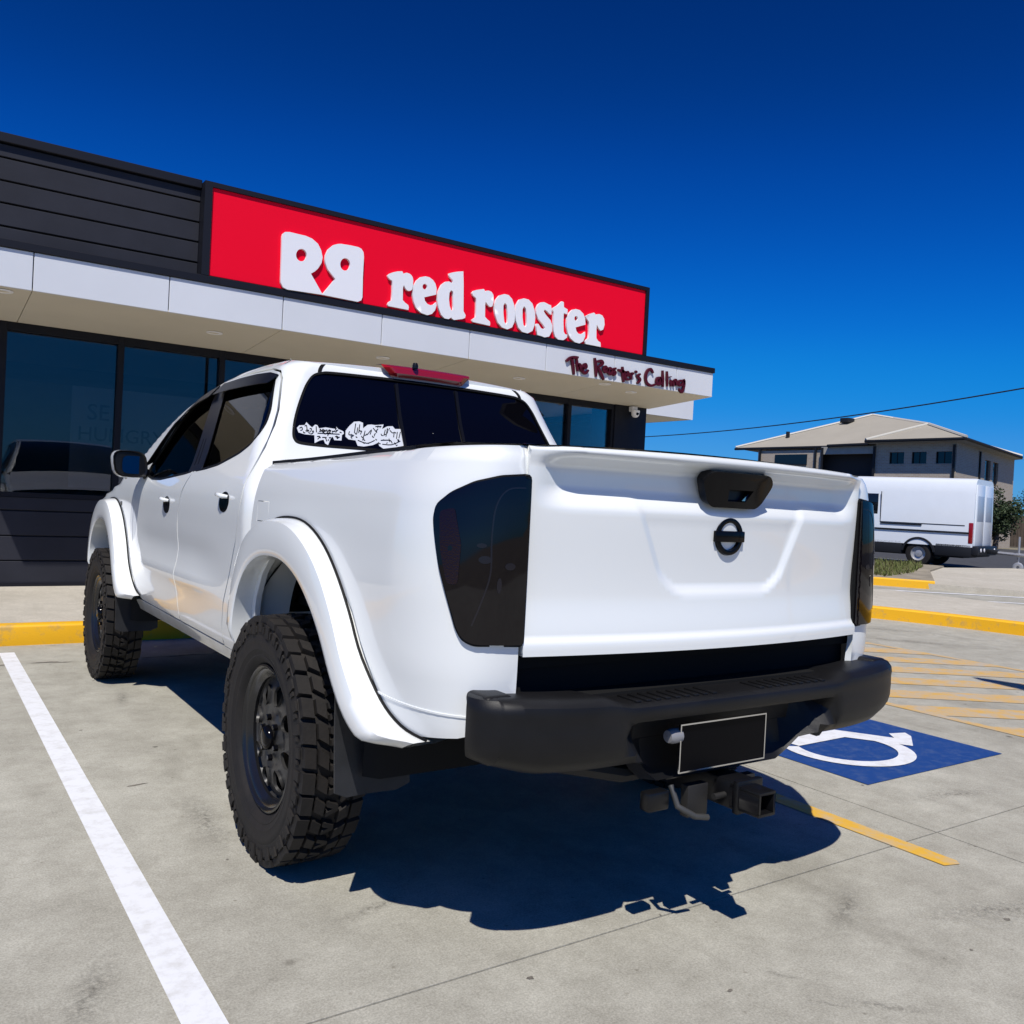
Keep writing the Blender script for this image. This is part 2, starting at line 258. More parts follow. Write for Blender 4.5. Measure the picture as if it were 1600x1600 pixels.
def ribbon(name, F, line, wd, m, parent, off=.002, mirror=False, closed=False, raised=None):
    """thin strip following a line in surface parameters"""
    pts = list(line)
    mb = MB(); V = []; n = len(pts)
    for i, p in enumerate(pts):
        a = Vector(pts[i-1] if (i > 0 or closed) else pts[i]); b = Vector(pts[(i+1) % n] if (i < n-1 or closed) else pts[i])
        t = (b-a).normalized(); s = Vector((-t.y, t.x))*wd/2
        for k in (-1, 1):
            q = (p[0]+s.x*k, p[1]+s.y*k); P = Vector(F(*q)); N = fd_normal(F, *q)
            if (P-Vector((0, 1.4, .9))).dot(N) < 0: N = -N
            V.append(P+N*off); 
            V.append(P-N*.004)
    Fc = []
    for i in range(n if closed else n-1):
        j = (i+1) % n; A, B = i*4, j*4
        Fc += [(A, B, B+2, A+2), (A, A+1, B+1, B), (A+2, B+2, B+3, A+3)]
    if mirror: V = [Vector((-v.x, v.y, v.z)) for v in V]
    mb.add(V, Fc); return mb.build(name, m, parent, smooth=40)
def text(name, s, size, m, parent, M, depth=.002, align='CENTER'):
    cu = bpy.data.curves.new(name, 'FONT'); cu.body = s; cu.size = size; cu.extrude = depth; cu.align_x = align; cu.align_y = 'CENTER'; cu.resolution_u = 3
    o = bpy.data.objects.new('tmp', cu); COL.objects.link(o)
    dg = bpy.context.evaluated_depsgraph_get(); me = bpy.data.meshes.new_from_object(o.evaluated_get(dg)); bpy.data.objects.remove(o)
    me.transform(M); me.materials.clear(); me.name = name
    return link(name, me, m, parent)
# ---------- surfaces of the ute's sheet metal (metres; y forward, rear axle y=0) ----------
def lerp_tab(tab, t):
    if t <= tab[0][0]: return tab[0][1]
    for (a, va), (b, vb) in zip(tab, tab[1:]):
        if t <= b:
            k = (t-a)/(b-a); return va+(vb-va)*k
    return tab[-1][1]
def smooth_tab(tab, w):
    def f(t):
        s = 0.0
        for k in (-1.0, -0.6, -0.2, 0.2, 0.6, 1.0): s += lerp_tab(tab, t+k*w)
        return s/6
    return f
def sstep(a, b, t):
    t = max(0.0, min(1.0, (t-a)/(b-a))); return t*t*(3-2*t)
_WB = smooth_tab([(.50,.880),(.60,.897),(.66,.910),(.80,.930),(1.0,.934),(1.15,.925),(1.25,.912),(1.31,.893),(1.40,.865)], .03)
_WC = smooth_tab([(.46,.83),(.52,.865),(.60,.895),(.74,.912),(1.05,.918),(1.14,.921),(1.22,.913),(1.29,.885),(1.33,.86),(1.42,.822),(1.60,.748),(1.75,.685),(1.90,.63)], .03)
_YB = smooth_tab([(.5,.455),(1.20,.475),(1.30,.56),(1.42,.675),(1.60,.765),(1.75,.815),(1.90,.86)], .04)
def rail_z(y): return 1.366-.034*sstep(-.95, .5, y)
def W_bed(z, y):
    t = rail_z(y)-z
    r = .028
    rnd = 0 if t > r else r*(1-math.sqrt(max(0, 1-((r-t)/r)**2)))
    return _WB(z)-rnd
YC, XE, YE, NS = -.70, .7015, -1.035, 2.5
_corner = []
def _mk_corner():
    N = 400; L = 0; W0 = .93
    pts = []
    for i in range(N+1):
        th = math.pi/2*i/N
        pts.append((math.cos(th)**(2/NS), math.sin(th)**(2/NS)))
    px = None
    for c, s in pts:
        p = (XE+(W0-XE)*c, YC+(YE-YC)*s)
        if px: L += math.hypot(p[0]-px[0], p[1]-px[1])
        px = p
        _corner.append((L, c, s))
_mk_corner()
SC = _corner[-1][0]           # arc length of the rear corner
def bed(a, z):
    """a = y along the side for a>YC; below that arc length round the rear corner, ending at a=YC-SC"""
    if a >= YC:
        return (-W_bed(z, a), a, z)
    l = YC-a
    if l >= SC:
        W = W_bed(z, -1.05); return (-XE+(l-SC), YE, z)
    lo, hi = 0, len(_corner)-1
    while hi-lo > 1:
        m = (lo+hi)//2
        if _corner[m][0] < l: lo = m
        else: hi = m
    k = (l-_corner[lo][0])/max(1e-9, _corner[hi][0]-_corner[lo][0])
    c = _corner[lo][1]+(_corner[hi][1]-_corner[lo][1])*k
    s = _corner[lo][2]+(_corner[hi][2]-_corner[lo][2])*k
    W = W_bed(z, -.8)
    # the top rolls over at the rear as well
    return (-(XE+(W-XE)*c), YC+(YE-YC)*s + (.93-min(.93, W))*.25*s, z)
def roof_z(y):
    return lerp_tab(ROOFTAB, y)
ROOFTAB = [(.7,1.79),(.80,1.806),(.95,1.818),(1.25,1.828),(1.5,1.825),(1.75,1.808),(2.0,1.772),(2.25,1.715),(2.45,1.655),(2.65,1.560),(2.85,1.43),(3.0,1.33),(3.1,1.27),(3.3,1.22),(3.6,1.16),(4.0,1.05)]
roof_zs = smooth_tab(ROOFTAB, .08)
RC = .105
def W_cab(z, y):
    w = _WC(z)
    t = roof_zs(y)-z
    r = .055
    if t < r:
        w -= 1.5*r*(1-math.sqrt(max(0, 1-((r-max(0,t))/r)**2)))
    # waist crest over the sills fading to the rear, shallow hollow above it
    if z < 1.05:
        k = sstep(2.65, 2.2, y)*sstep(.7, 1.3, y)
        w += k*(-.000+.014*math.exp(-((z-.80)/.045)**2) - .009*math.exp(-((z-.93)/.06)**2))
    return w
def cab(a, z):
    """a>0: side, y = yb+RC+a ; -q<a<0 round the corner ; a<-q back panel"""
    q = math.pi/2*RC
    yb = _YB(z)
    yy = yb+RC+max(a, 0)
    w = W_cab(z, yy)
    yb2 = yb+ (_WC(z)-w)*.6 if a < 0 else yb
    if a >= 0: return (-w, yb+RC+a, z)
    if a > -q:
        th = -a/RC
        return (-(w-RC+RC*math.cos(th)), yb2+RC-RC*math.sin(th), z)
    return (-(w-RC)+(-a-q), yb2, z)
def cabside(y, z):            # same skin, addressed by true y
    return cab(y-_YB(z)-RC, z)
def TG(x, z):
    """tailgate skin"""
    ax = abs(x)
    bow = -.062*(1-(ax/.70)**2) if ax < .7 else 0
    y = -1.032+bow
    zz = z
    # gentle belly
    y += .014*sstep(1.30, 1.0, zz)*sstep(.86, 1.0, zz)
    # bottom flange kicks out
    y += -.013*sstep(.892, .866, zz)
    # lip on top with scooped shadow line below it
    e = sstep(.688, .56, ax)
    lip = sstep(1.326, 1.372, zz)
    scoop = sstep(1.215, 1.285, zz)*(1-lip)
    y += e*(-.034*lip + .038*scoop) - .006*(1-e)*sstep(1.33, 1.37, zz)
    # top edge rolls over
    t = 1.390-.010*(ax/.7)**2-zz
    if t < .014: y += .014*(1-math.sqrt(max(0, 1-((.014-max(t,0))/.014)**2)))*1.2
    # U shaped pressing: inside set in
    def inset(x, z):
        top = 1.30
        half = .245+.14*max(0, (z-.985))/.3
        dx = half-abs(x)
        dz = z-.985
        k = min(dx, dz) if (dx > 0 and dz > 0) else min(dx, dz)
        # rounded lower corners
        if dx < .09 and dz < .09:
            k = .09-math.hypot(.09-dx, .09-dz)
        return k
    k = inset(x, zz)
    y += .0125*sstep(0, .040, k)*sstep(1.30, 1.18, zz)
    return (x, y, z)
# ---------------- vehicle materials ----------------
def paint_mat():
    m = mat('white_paint', (.765, .782, .765), rough=.38, coat=1.0, coatr=.04)
    N = m.node_tree.nodes; L = m.node_tree.links; b = N['Principled BSDF']
    tc = N.new('ShaderNodeTexCoord'); sp = N.new('ShaderNodeSeparateXYZ'); L.new(tc.outputs['Object'], sp.inputs[0])
    mr = N.new('ShaderNodeMapRange'); mr.inputs[1].default_value = .66; mr.inputs[2].default_value = .52; mr.inputs[3].default_value = 0; mr.inputs[4].default_value = 1
    L.new(sp.outputs[2], mr.inputs[0])
    n = N.new('ShaderNodeTexNoise'); n.inputs['Scale'].default_value = 9; n.inputs['Detail'].default_value = 8; n.inputs['Roughness'].default_value = .7; L.new(tc.outputs['Object'], n.inputs[0])
    mu = N.new('ShaderNodeMath'); mu.operation = 'MULTIPLY'; L.new(mr.outputs[0], mu.inputs[0]); L.new(n.outputs[0], mu.inputs[1])
    mx = N.new('ShaderNodeMix'); mx.data_type = 'RGBA'; mx.inputs[6].default_value = (.765, .782, .765, 1); mx.inputs[7].default_value = (.30, .25, .19, 1)
    L.new(mu.outputs[0], mx.inputs[0]); L.new(mx.outputs[2], b.inputs['Base Color'])
    return m
PAINT = paint_mat()
PLAST = mat('black_plastic', (.008, .008, .009), rough=.45, spec=.28, bump=.25, bscale=600, var=.3, vscale=8)
GLOSSB = mat('gloss_black', (.003, .003, .004), rough=.10, spec=.16)
SATINB = mat('satin_black', (.006, .006, .007), rough=.3, spec=.3)
DARK = mat('dark_underbody', (.008, .008, .008), rough=.85, spec=.2)
RUB = mat('tyre_rubber', (.010, .0092, .009), rough=.7, spec=.3, bump=.5, bscale=90, col2=(.019, .016, .014), var=.3, vscale=18)
SEAL = mat('rubber_seal', (.004, .004, .004), rough=.6, spec=.2)
FLAP = mat('mud_flap_rubber', (.022, .023, .026), rough=.5, spec=.3, bump=.2, bscale=300, var=.3, vscale=10)
TINT = glassmat('tinted_glass', (.05, .055, .06), refl=.6)
BACKG = mat('rear_tinted_glass', (.0015, .0015, .003), rough=.02, spec=.4)
LAMP = mat('smoked_lamp_lens', (.003, .002, .003), rough=.04, spec=.42)
LAMPR = mat('smoked_red_lens', (.008, .001, .002), rough=.12, spec=.42, bump=.4, bscale=220)
LAMPG = mat('smoked_lens_grey', (.009, .008, .012), rough=.15, spec=.45)
CHROME = mat('bright_metal', (.75, .75, .75), rough=.12, metal=1)
STEEL = mat('worn_steel', (.018, .017, .016), rough=.65, metal=.2, bump=.4, bscale=120)
REDL = mat('red_lens', (.30, .006, .008), rough=.12, coat=1)
MIRR = mat('mirror_glass', (.9, .95, 1.0), rough=.01, metal=1)
SEATM = mat('seat_cloth', (.05, .048, .045), rough=.8, var=.3, vscale=20)
WHITEV = mat('white_vinyl', (.62, .64, .67), rough=.6)
UTE = empty('pickup_truck', (0, 0, 0), label='white lifted dual-cab pickup with black bumper and smoked tail lamps', cat='pickup truck')
q_ = math.pi/2*RC
def acen(z): return -q_-(_WC(z)-RC)
def yz(pts): return [(y-_YB(z)-RC, z) for y, z in pts]
arcR = lambda cy, cz, r, a0, a1, n: [(cy+r*math.cos(math.radians(a0+(a1-a0)*i/n)), cz+r*math.sin(math.radians(a0+(a1-a0)*i/n))) for i in range(n+1)]
rear_door = [(1.555, .575), (1.567, .80), (1.575, .95), (1.570, 1.07), (1.53, 1.20), (1.475, 1.30), (1.62, 1.53), (1.775, 1.772), (1.35, 1.778), (1.0, 1.768), (.895, 1.748), (.855, 1.712), (.810, 1.638), (.766, 1.568), (.730, 1.499), (.687, 1.401), (.632, 1.293), (.608, 1.215), (.615, 1.14), (.65, 1.02), (.72, .88), (.79, .76), (.835, .64), (.84, .575)]
front_door = [(1.563, .575), (2.40, .575), (2.56, .62), (2.60, .75), (2.60, 1.0), (2.585, 1.18), (2.58, 1.262), (2.60, 1.335), (2.545, 1.44), (2.46, 1.54), (2.36, 1.625), (2.2, 1.700), (2.05, 1.742), (1.785, 1.773), (1.63, 1.53), (1.483, 1.30), (1.538, 1.20), (1.578, 1.07), (1.583, .95), (1.575, .80)]
win_r = rounded([(.908, 1.730), (.860, 1.66), (.800, 1.570), (.770, 1.507), (.771, 1.455), (.807, 1.417), (.903, 1.380), (1.03, 1.352), (1.131, 1.330), (1.30, 1.312), (1.45, 1.302), (1.60, 1.53), (1.738, 1.748), (1.36, 1.752), (1.05, 1.745)], .02, 2)
win_f = rounded([(1.50, 1.300), (1.61, 1.288), (1.85, 1.270), (2.05, 1.256), (2.246, 1.257), (2.40, 1.275), (2.47, 1.33), (2.43, 1.41), (2.376, 1.482), (2.31, 1.575), (2.20, 1.650), (2.06, 1.705), (1.90, 1.735), (1.765, 1.745), (1.63, 1.53)], .02, 2)
def grow(poly, d):
    out = []; n = len(poly)
    A = sum(poly[i-1][0]*poly[i][1]-poly[i][0]*poly[i-1][1] for i in range(n))
    s = 1 if A > 0 else -1
    for i in range(n):
        a, b = Vector(poly[i-1]), Vector(poly[(i+1) % n]); t = (b-a).normalized()
        out.append((poly[i][0]+t.y*d*s, poly[i][1]-t.x*d*s))
    return out
# right-hand joints -------------------------------------------------------------
bed_poly = [(.430, .60), (.430, 1.20), (.405, rail_z(.4))] + [(y, rail_z(y)) for y in (.2, 0, -.2, -.4, -.6, -.72)]
bed_poly += [(YC-SC*k/8, rail_z(-1)+.012*(k/8)) for k in range(1, 9)]
bed_poly += [(YC-SC, 1.2), (YC-SC, .9), (YC-SC, .70), (YC-SC+.05, .66), (-1.0, .63), (-.85, .612), (-.78, .60)]
bed_poly += [(-.74, .63), (-.66, .72), (-.60, .80), (-.52, .90), (-.42, .975), (-.28, 1.03), (-.12, 1.055), (.04, 1.045), (.17, 1.0), (.26, .93), (.32, .84), (.36, .73), (.385, .60)]
lamp_out = rounded([(-1.1705, 1.300), (-1.084, 1.292), (-1.016, 1.274), (-.957, 1.245), (-.919, 1.214), (-.916, 1.180), (-.929, 1.13), (-.946, 1.066), (-.976, .985), (-1.0, .912), (-1.015, .886), (-1.040, .874), (-1.1705, .871)], .011, 3)
fuel = [(.385, 1.19), (.262, 1.19), (.245, 1.115), (.37, 1.115)]
crease_z = .70
def mirror_parts(sgn):
    mir = sgn > 0
    P = lambda *a, **k: panel(*a, mirror=mir, **k)
    sd = P('bed_side', bed, bed_poly, PAINT, UTE, holes=[fuel], res=.028, thick=.02)
    if not mir:
        P('fuel_door', bed, grow(fuel, -.003), PAINT, sd, res=.04)
    # raised strip of body paint shaped for the crease highlight, lower bed side
    ribbon('crease_highlight', bed, [(-.62-.01*i*3, .695-.0006*i) for i in range(0, 17)], .005, PAINT, sd, off=.003, mirror=mir)
    lp = P('tail_lamp', bed, lamp_out, LAMP, UTE, res=.02, off=.014, thick=.03)
    lp['label'] = 'smoked dark tail lamp'
    P('reflector', bed, rounded([(-.935, 1.20), (-.975, 1.21), (-1.0, 1.12), (-.998, 1.02), (-.972, 1.02), (-.948, 1.10)], .01), LAMPR, lp, res=.03, off=.0155, thick=.001)
    0 and P('lamp_rib', bed, [(-1.05, 1.265), (-1.058, 1.267), (-1.066, 1.15), (-1.062, 1.08), (-1.054, 1.08), (-1.057, 1.15)], LAMPR, lp, res=.03, off=.017, thick=.003)
    for a_, z_, ra, rz_ in ((-1.058, 1.085, .016, .010), (-1.120, 1.070, .014, .009), (-1.048, 1.120, .012, .006), (-1.095, 1.022, .006, .020)):
        P('reflector_glint', bed, [(a_+ra*math.cos(t*math.pi/6), z_+rz_*math.sin(t*math.pi/6)) for t in range(12)], LAMPG, lp, res=.03, off=.0152, thick=.0008)  # highlights of the lamp's inner parts painted as flat grey patches
    ribbon('lamp_inner_edge', bed, spline([(-1.165, 1.268), (-1.105, 1.262), (-1.076, 1.22), (-1.070, 1.14), (-1.072, 1.05), (-1.055, .98), (-1.035, .92)], 5), .004, LAMPG, lp, off=.0152, mirror=mir)
    ribbon('lamp_gasket', bed, grow(lamp_out, .003), .006, SEAL, lp, off=.006, mirror=mir, closed=True)
    rail = [(y, rail_z(y)-.002) for y in (.43, .2, 0, -.3, -.6, -.72)]+[(YC-SC*k/6, rail_z(-1)+.010*(k/6)) for k in range(1, 6)]
    V = []
    for a, z in rail:
        x, y, zz = bed(a, z); X = abs(x)-.012; 
        V += [(sgn*X, y+(.012 if a < YC else 0), zz+.012), (sgn*(X-.06), y+(.02 if a < YC else 0), zz+.014), (sgn*(X-.07), y+(.02 if a < YC else 0), zz-.06), (sgn*X, y+(.012 if a < YC else 0), zz-.012)]
    rail = rail[:6]; V = V[:len(rail)*4]
    n = len(rail)
    F = []
    for i in range(n-1):
        for k in range(4): F.append((i*4+k, i*4+(k+1) % 4, i*4+4+(k+1) % 4, i*4+4+k))
    MB().add(V, F+[(0, 1, 2, 3), tuple((n-1)*4+k for k in (3, 2, 1, 0))]).build('rail_cap', PLAST, UTE, smooth=30)
    # doors
    for nm, poly, win, hy, hz in (('rear_door', rear_door, win_r, .825, 1.172), ('front_door', front_door, win_f, 1.80, 1.130)):
        d = P(nm, cabside, grow(poly, -.0025), PAINT, UTE, holes=[win], res=.032, thick=.015)
        P('window', cabside, grow(win, .004), TINT, d, res=.05, off=-.006, thick=.003)
        ribbon('window_seal', cabside, grow(win, -.003), .012, SEAL, d, off=.001, mirror=mir, closed=True)
        # handle: dark cup and a strap across it
        def hf(a, b, _y=hy, _z=hz):
            y = _y+a; z = _z+b; r = 0
            X, Y, Z = cabside(y, z); return (X, Y, Z)
        P('handle_cup', hf, [(.066*math.cos(t*math.pi/10), .043*math.sin(t*math.pi/10)) for t in range(20)], GLOSSB, d, res=.012, off=.0012, thick=.002)
        mb = MB(); line = [(-.078, .022), (-.050, .024), (0, .022), (.04, .018), (.055, .016)]
        for (a, b), (a2, b2) in zip(line, line[1:]):
            pass
        pts = []
        for (a, b), o in zip(line, (.004, .022, .028, .022, .002)):
            X, Y, Z = cabside(hy-a*.85, hz+b+.006); pts.append((X-o if not mir else -(X-o), Y, Z))
        mb.tube(pts, [.007, .010, .010, .010, .007], 8).build('door_handle', PAINT, d, smooth=50)
    # black pillar between the doors
    P('door_pillar_trim', cabside, [(1.345, 1.309), (1.56, 1.297), (1.70, 1.53), (1.835, 1.742), (1.655, 1.748), (1.50, 1.53)], SATINB, UTE, res=.05, off=.002, thick=.003)
    # weather shields over the windows
    def shield(pts_top, wd):
        V = []; n = len(pts_top)
        for (y, z), wdt in zip(pts_top, wd):
            a = cabside(y, z+.012); b = cabside(y, z-wdt)
            s = sgn
            V += [(-a[0]*s+.006*s, a[1], a[2]), (-b[0]*s+.034*s, b[1], b[2]), (-b[0]*s+.031*s, b[1], b[2]-.002), (-a[0]*s+.002*s, a[1], a[2]-.004)]
        F = []
        for i in range(n-1):
            for k in range(4): F.append((i*4+k, i*4+(k+1) % 4, i*4+4+(k+1) % 4, i*4+4+k))
        MB().add(V, F+[(0, 1, 2, 3), tuple((n-1)*4+k for k in (3, 2, 1, 0))]).build('weather_shield', SATINB, UTE, smooth=30)
    shield([(.885, 1.722), (1.0, 1.742), (1.2, 1.752), (1.45, 1.755), (1.72, 1.750)], [.03, .045, .05, .05, .05])
    shield([(1.78, 1.746), (1.95, 1.728), (2.1, 1.695), (2.25, 1.630), (2.36, 1.52), (2.42, 1.43), (2.46, 1.345)], [.05, .055, .06, .06, .05, .04, .02])
    # rocker
    P('sill_panel', cabside, [(.50, .52), (2.62, .50), (2.60, .569), (.46, .569)], PAINT, UTE, res=.06, thick=.03)
    # fender
    fp = [(2.607, .60), (2.607, .75), (2.607, 1.0), (2.59, 1.18), (2.585, 1.262), (2.60, 1.315), (2.72, 1.305), (2.95, roof_zs(3.0)-.08), (3.1, roof_zs(3.1)-.012)]+[(y, roof_zs(y)-.006) for y in (3.3, 3.5, 3.7, 3.9, 3.99)]+[(3.99, .62), (3.72, .62), (3.66, .80), (3.5, .95), (3.3, 1.02), (3.1, 1.025), (2.9, .98), (2.78, .88), (2.70, .74), (2.66, .60)]
    fd = P('front_fender', cabside, fp, PAINT, UTE, res=.05, thick=.02)
    P('side_repeater', cabside, [(2.965, 1.115), (2.925, 1.115), (2.93, 1.090), (2.96, 1.090)], SATINB, fd, res=.05, off=.003)
    # flares
    OUT_R = spline([(.475, .60), (.475, .78), (.430, .93), (.330, 1.055), (.190, 1.120), (.040, 1.140), (-.12, 1.130), (-.27, 1.080), (-.40, 1.000), (-.51, .890), (-.60, .770), (-.70, .675), (-.80, .625), (-.90, .608)], 4)
    IN_R = spline([(.395, .60), (.390, .74), (.345, .86), (.265, .945), (.155, .995), (.03, 1.012), (-.10, 1.005), (-.23, .965), (-.34, .900), (-.44, .815), (-.53, .715), (-.62, .635), (-.72, .590), (-.84, .580)], 4)
    def flare(nm, OUT, IN, surf, dy=0, x0=1.0):
        prof = [(0, 0, .001), (0, .0, .014), (.03, .10, .6), (.10, .22, .86), (.35, .4, .97), (.8, .8, 1.0), (.95, .93, .985), (1.0, 1.0, .94)]
        V = []; n = len(OUT); R = len(prof)+2
        for i, (o, k) in enumerate(zip(OUT, IN)):
            zz = max(.53, min(1.2, o[1]))
            bx_ = -surf(o[0], zz)[0] if True else 0
            e = sstep(0, .06, i/(n-1))*sstep(1.0, .93, i/(n-1))
            X1 = bx_+(x0-bx_)*(.35+.65*e)
            for q, g, h in prof:
                y = o[0]+(k[0]-o[0])*q; z = o[1]+(k[1]-o[1])*q
                X = bx_+(X1-bx_)*h if h > .02 else bx_+(.006 if h > .01 else -.01)
                V.append((sgn*X, y+dy, z))
            V.append((sgn*(X1-.10), k[0]+dy-(.004), k[1]+.004)); V.append((sgn*(.78), k[0]+dy, k[1]+.01))
        F = [(i*R+j, i*R+j+1, (i+1)*R+j+1, (i+1)*R+j) for i in range(n-1) for j in range(R-1)]
        fl = MB().add(V, F).build(nm, PAINT, UTE, smooth=50)
        pts = []
        for o in OUT:
            X = -surf(o[0], max(.53, min(1.2, o[1])))[0]+.004; pts.append((sgn*X, o[0]+dy, o[1]+.003))
        MB().tube(pts, .0040, 6).build('flare_seal', SEAL, fl, smooth=60)
    flare('wheel_flare', OUT_R, IN_R, bed)
    OUT_F = [(3.15+(y if y > 0 else y*.80)*1.0, z-.012) for y, z in OUT_R]; IN_F = [(3.15+(y if y > 0 else y*.80), z-.012) for y, z in IN_R]
    flare('wheel_flare', OUT_F, IN_F, cabside)
    # arch liners
    for cy in (-.04, 3.13):
        V = []; N = 20
        for i in range(N+1):
            t = math.radians(-8+196*i/N)
            for X, R in ((.90, .50), (.86, .53), (.42, .53), (.40, .30)):
                V.append((sgn*X, cy+R*math.cos(t)*(1.0 if cy > 1 else 1.08), .50+R*math.sin(t)*1.03))
        F = [(i*4+j, i*4+j+1, i*4+5+j, i*4+4+j) for i in range(N) for j in range(3)]
        MB().add(V, F).build('arch_liner', DARK, UTE, smooth=40)
    # mud flaps
    for cy, z1, z0, dy in ((-.545, .72, .372, -.03), (2.665, .66, .36, -.03)):
        V = []; 
        for i in range(7):
            X = sgn*(.745+.236*i/6); b = .012*math.sin(i/6*math.pi)
            V += [(X, cy+b, z1), (X, cy+dy*.4+b, (z1+z0)/2), (X, cy+dy+b, z0+(.018 if i in (0, 6) else 0)), (X, cy+dy+b+.008, z0+(.018 if i in (0, 6) else 0)), (X, cy+dy*.4+b+.008, (z1+z0)/2), (X, cy+b+.008, z1)]
        F = [(i*6+j, i*6+(j+1) % 6, i*6+6+(j+1) % 6, i*6+6+j) for i in range(6) for j in range(6)]
        MB().add(V, F+[tuple(range(6)), tuple(range(41, 35, -1))]).build('mud_flap', FLAP, UTE, smooth=30)
    # door mirror
    mo = MB()
    cx, cy, cz = 0.985, 2.415, 1.335
    V = []; n = 20
    for k, (yy, s) in enumerate(((-.045, .84), (-.055, .93), (-.050, .97), (0, 1.0), (.05, .92), (.085, .72), (.105, .40), (.11, .05))):
        for i in range(n):
            t = 2*math.pi*i/n; ct, st = math.cos(t), math.sin(t)
            ex = math.copysign(abs(ct)**.55, ct); ez = math.copysign(abs(st)**.6, st)
            V.append((sgn*(cx+.004+ex*.092*s+.010*ez), cy+yy, cz+ez*.077*s))
    F = [(k*n+i, k*n+(i+1) % n, (k+1)*n+(i+1) % n, (k+1)*n+i) for k in range(2, 7) for i in range(n)]
    mh = MB().add(V, F).build('side_mirror', PAINT, UTE, smooth=50)
    F2 = [(k*n+i, k*n+(i+1) % n, (k+1)*n+(i+1) % n, (k+1)*n+i) for k in range(0, 2) for i in range(n)]
    MB().add(V[:3*n], F2+[tuple(range(n))]).build('mirror_bezel', SATINB, mh, smooth=40)
    gv = []
    for i in range(n):
        t = 2*math.pi*i/n; ct, st = math.cos(t), math.sin(t)
        ex = math.copysign(abs(ct)**.5, ct); ez = math.copysign(abs(st)**.5, st)
        gv.append((sgn*(cx-.012+ex*.060), cy-.049-(ex*.008), cz-.004+ez*.050+.0))
    MB().add(gv, [tuple(range(n))]).build('mirror_glass', MIRR, mh)
    MB().tube([(sgn*.90, 2.43, 1.285), (sgn*.84, 2.44, 1.275)], [.03, .035], 10).build('mirror_arm', SATINB, mh, smooth=60)
    # inner black backing behind the panel gaps
    bk = [(.50, .60), (2.62, .60), (2.62, 1.24), (.52, 1.24)]
    P('inner_body', cabside, bk, DARK, UTE, res=.12, off=-.045, thick=.001, rim=False)
    # cab shell: back panel, corner, pillar, roof rail
    q = q_
    top = []
    z_t = lambda y: roof_zs(y)-.006
    # along the rear top edge from the centre to the corner, then forward to the pillar foot
    A = [(acen(1.79)*(1-k/8)+(-q)*(k/8), 1.797-.0) for k in range(9)]
    A += [(-q*(1-k/5), 1.797+(z_t(_YB(1.8)+RC)-1.797)*k/5) for k in range(1, 6)]
    S = [(y, z_t(y)) for y in (1.05, 1.2, 1.4, 1.6, 1.8, 2.0, 2.2, 2.4, 2.6, 2.8, 2.95, 3.05)]
    A += yz(S)
    dn = [(3.05, 1.262), (2.95, 1.285), (2.80, 1.305), (2.61, 1.322)]
    dr = [(2.60+.006, 1.338), (2.55, 1.446), (2.464, 1.546), (2.362, 1.631), (2.2, 1.706), (2.05, 1.748), (1.785, 1.779), (1.35, 1.784), (1.0, 1.774), (.890, 1.754), (.849, 1.715), (.804, 1.641), (.760, 1.571), (.724, 1.502), (.681, 1.404), (.626, 1.295), (.602, 1.215), (.609, 1.14), (.645, 1.017), (.715, .876), (.785, .757), (.829, .64), (.834, .572)]
    A += yz(dn)+yz(dr)
    A += yz([(.47+RC, .572)])+[(-q, .60), (acen(.60), .60)]
    wc = lambda z: acen(z)
    # window notch on the centre line
    notch = [(wc(1.43), 1.430), (-.34, 1.428), (-.225, 1.432), (-.192, 1.448), (-.177, 1.485), (-.169, 1.55), (-.169, 1.66), (-.174, 1.705), (-.188, 1.738), (-.22, 1.753), (-.27, 1.760), (-.50, 1.766), (wc(1.768), 1.768)]
    notch = [notch[0]]+spline(notch[1:-1], 4)+[notch[-1]]
    sh = P('cab_shell', cab, A+notch, PAINT, UTE, res=.03, thick=.012)
    # half of the back glass
    gl = [(wc(1.428), 1.420)]+[(a-.004*0, z) for a, z in grow(notch[1:-1]+[(wc(1.76)+.2, 1.9)], 0)][:10]+[(wc(1.765), 1.766)]
    gl = [(wc(1.424), 1.424), (-.34, 1.421), (-.222, 1.425), (-.185, 1.443), (-.169, 1.485), (-.161, 1.55), (-.161, 1.66), (-.166, 1.708), (-.182, 1.745), (-.217, 1.760), (-.27, 1.767), (-.50, 1.773), (wc(1.775), 1.775)]
    P('rear_window', cab, gl, BACKG, UTE, res=.05, off=-.005, thick=.002)
    ribbon('window_gasket', cab, notch, .011, SEAL, sh, off=.002, mirror=mir)
    ribbon('roof_ditch', cab, [(-q-.045+.002*k, 1.757+.0095*k) for k in range(5)], .017, SEAL, sh, off=.0015, mirror=mir)
    ribbon('slider_bar', cab, [(acen(z)+.0+ (_WC(z)-RC) - (_WC(z)-RC) + .16, z) for z in (1.43, 1.5, 1.6, 1.7, 1.750)], .014, SATINB, UTE, off=.001, mirror=mir)
    return [Vector(cab(a, z)) for a, z in resample(A[:14], .04)[:0]]+[Vector(cab(a, z)) for a, z in A[:26]]
edgeL = mirror_parts(-1)
mirror_parts(1)
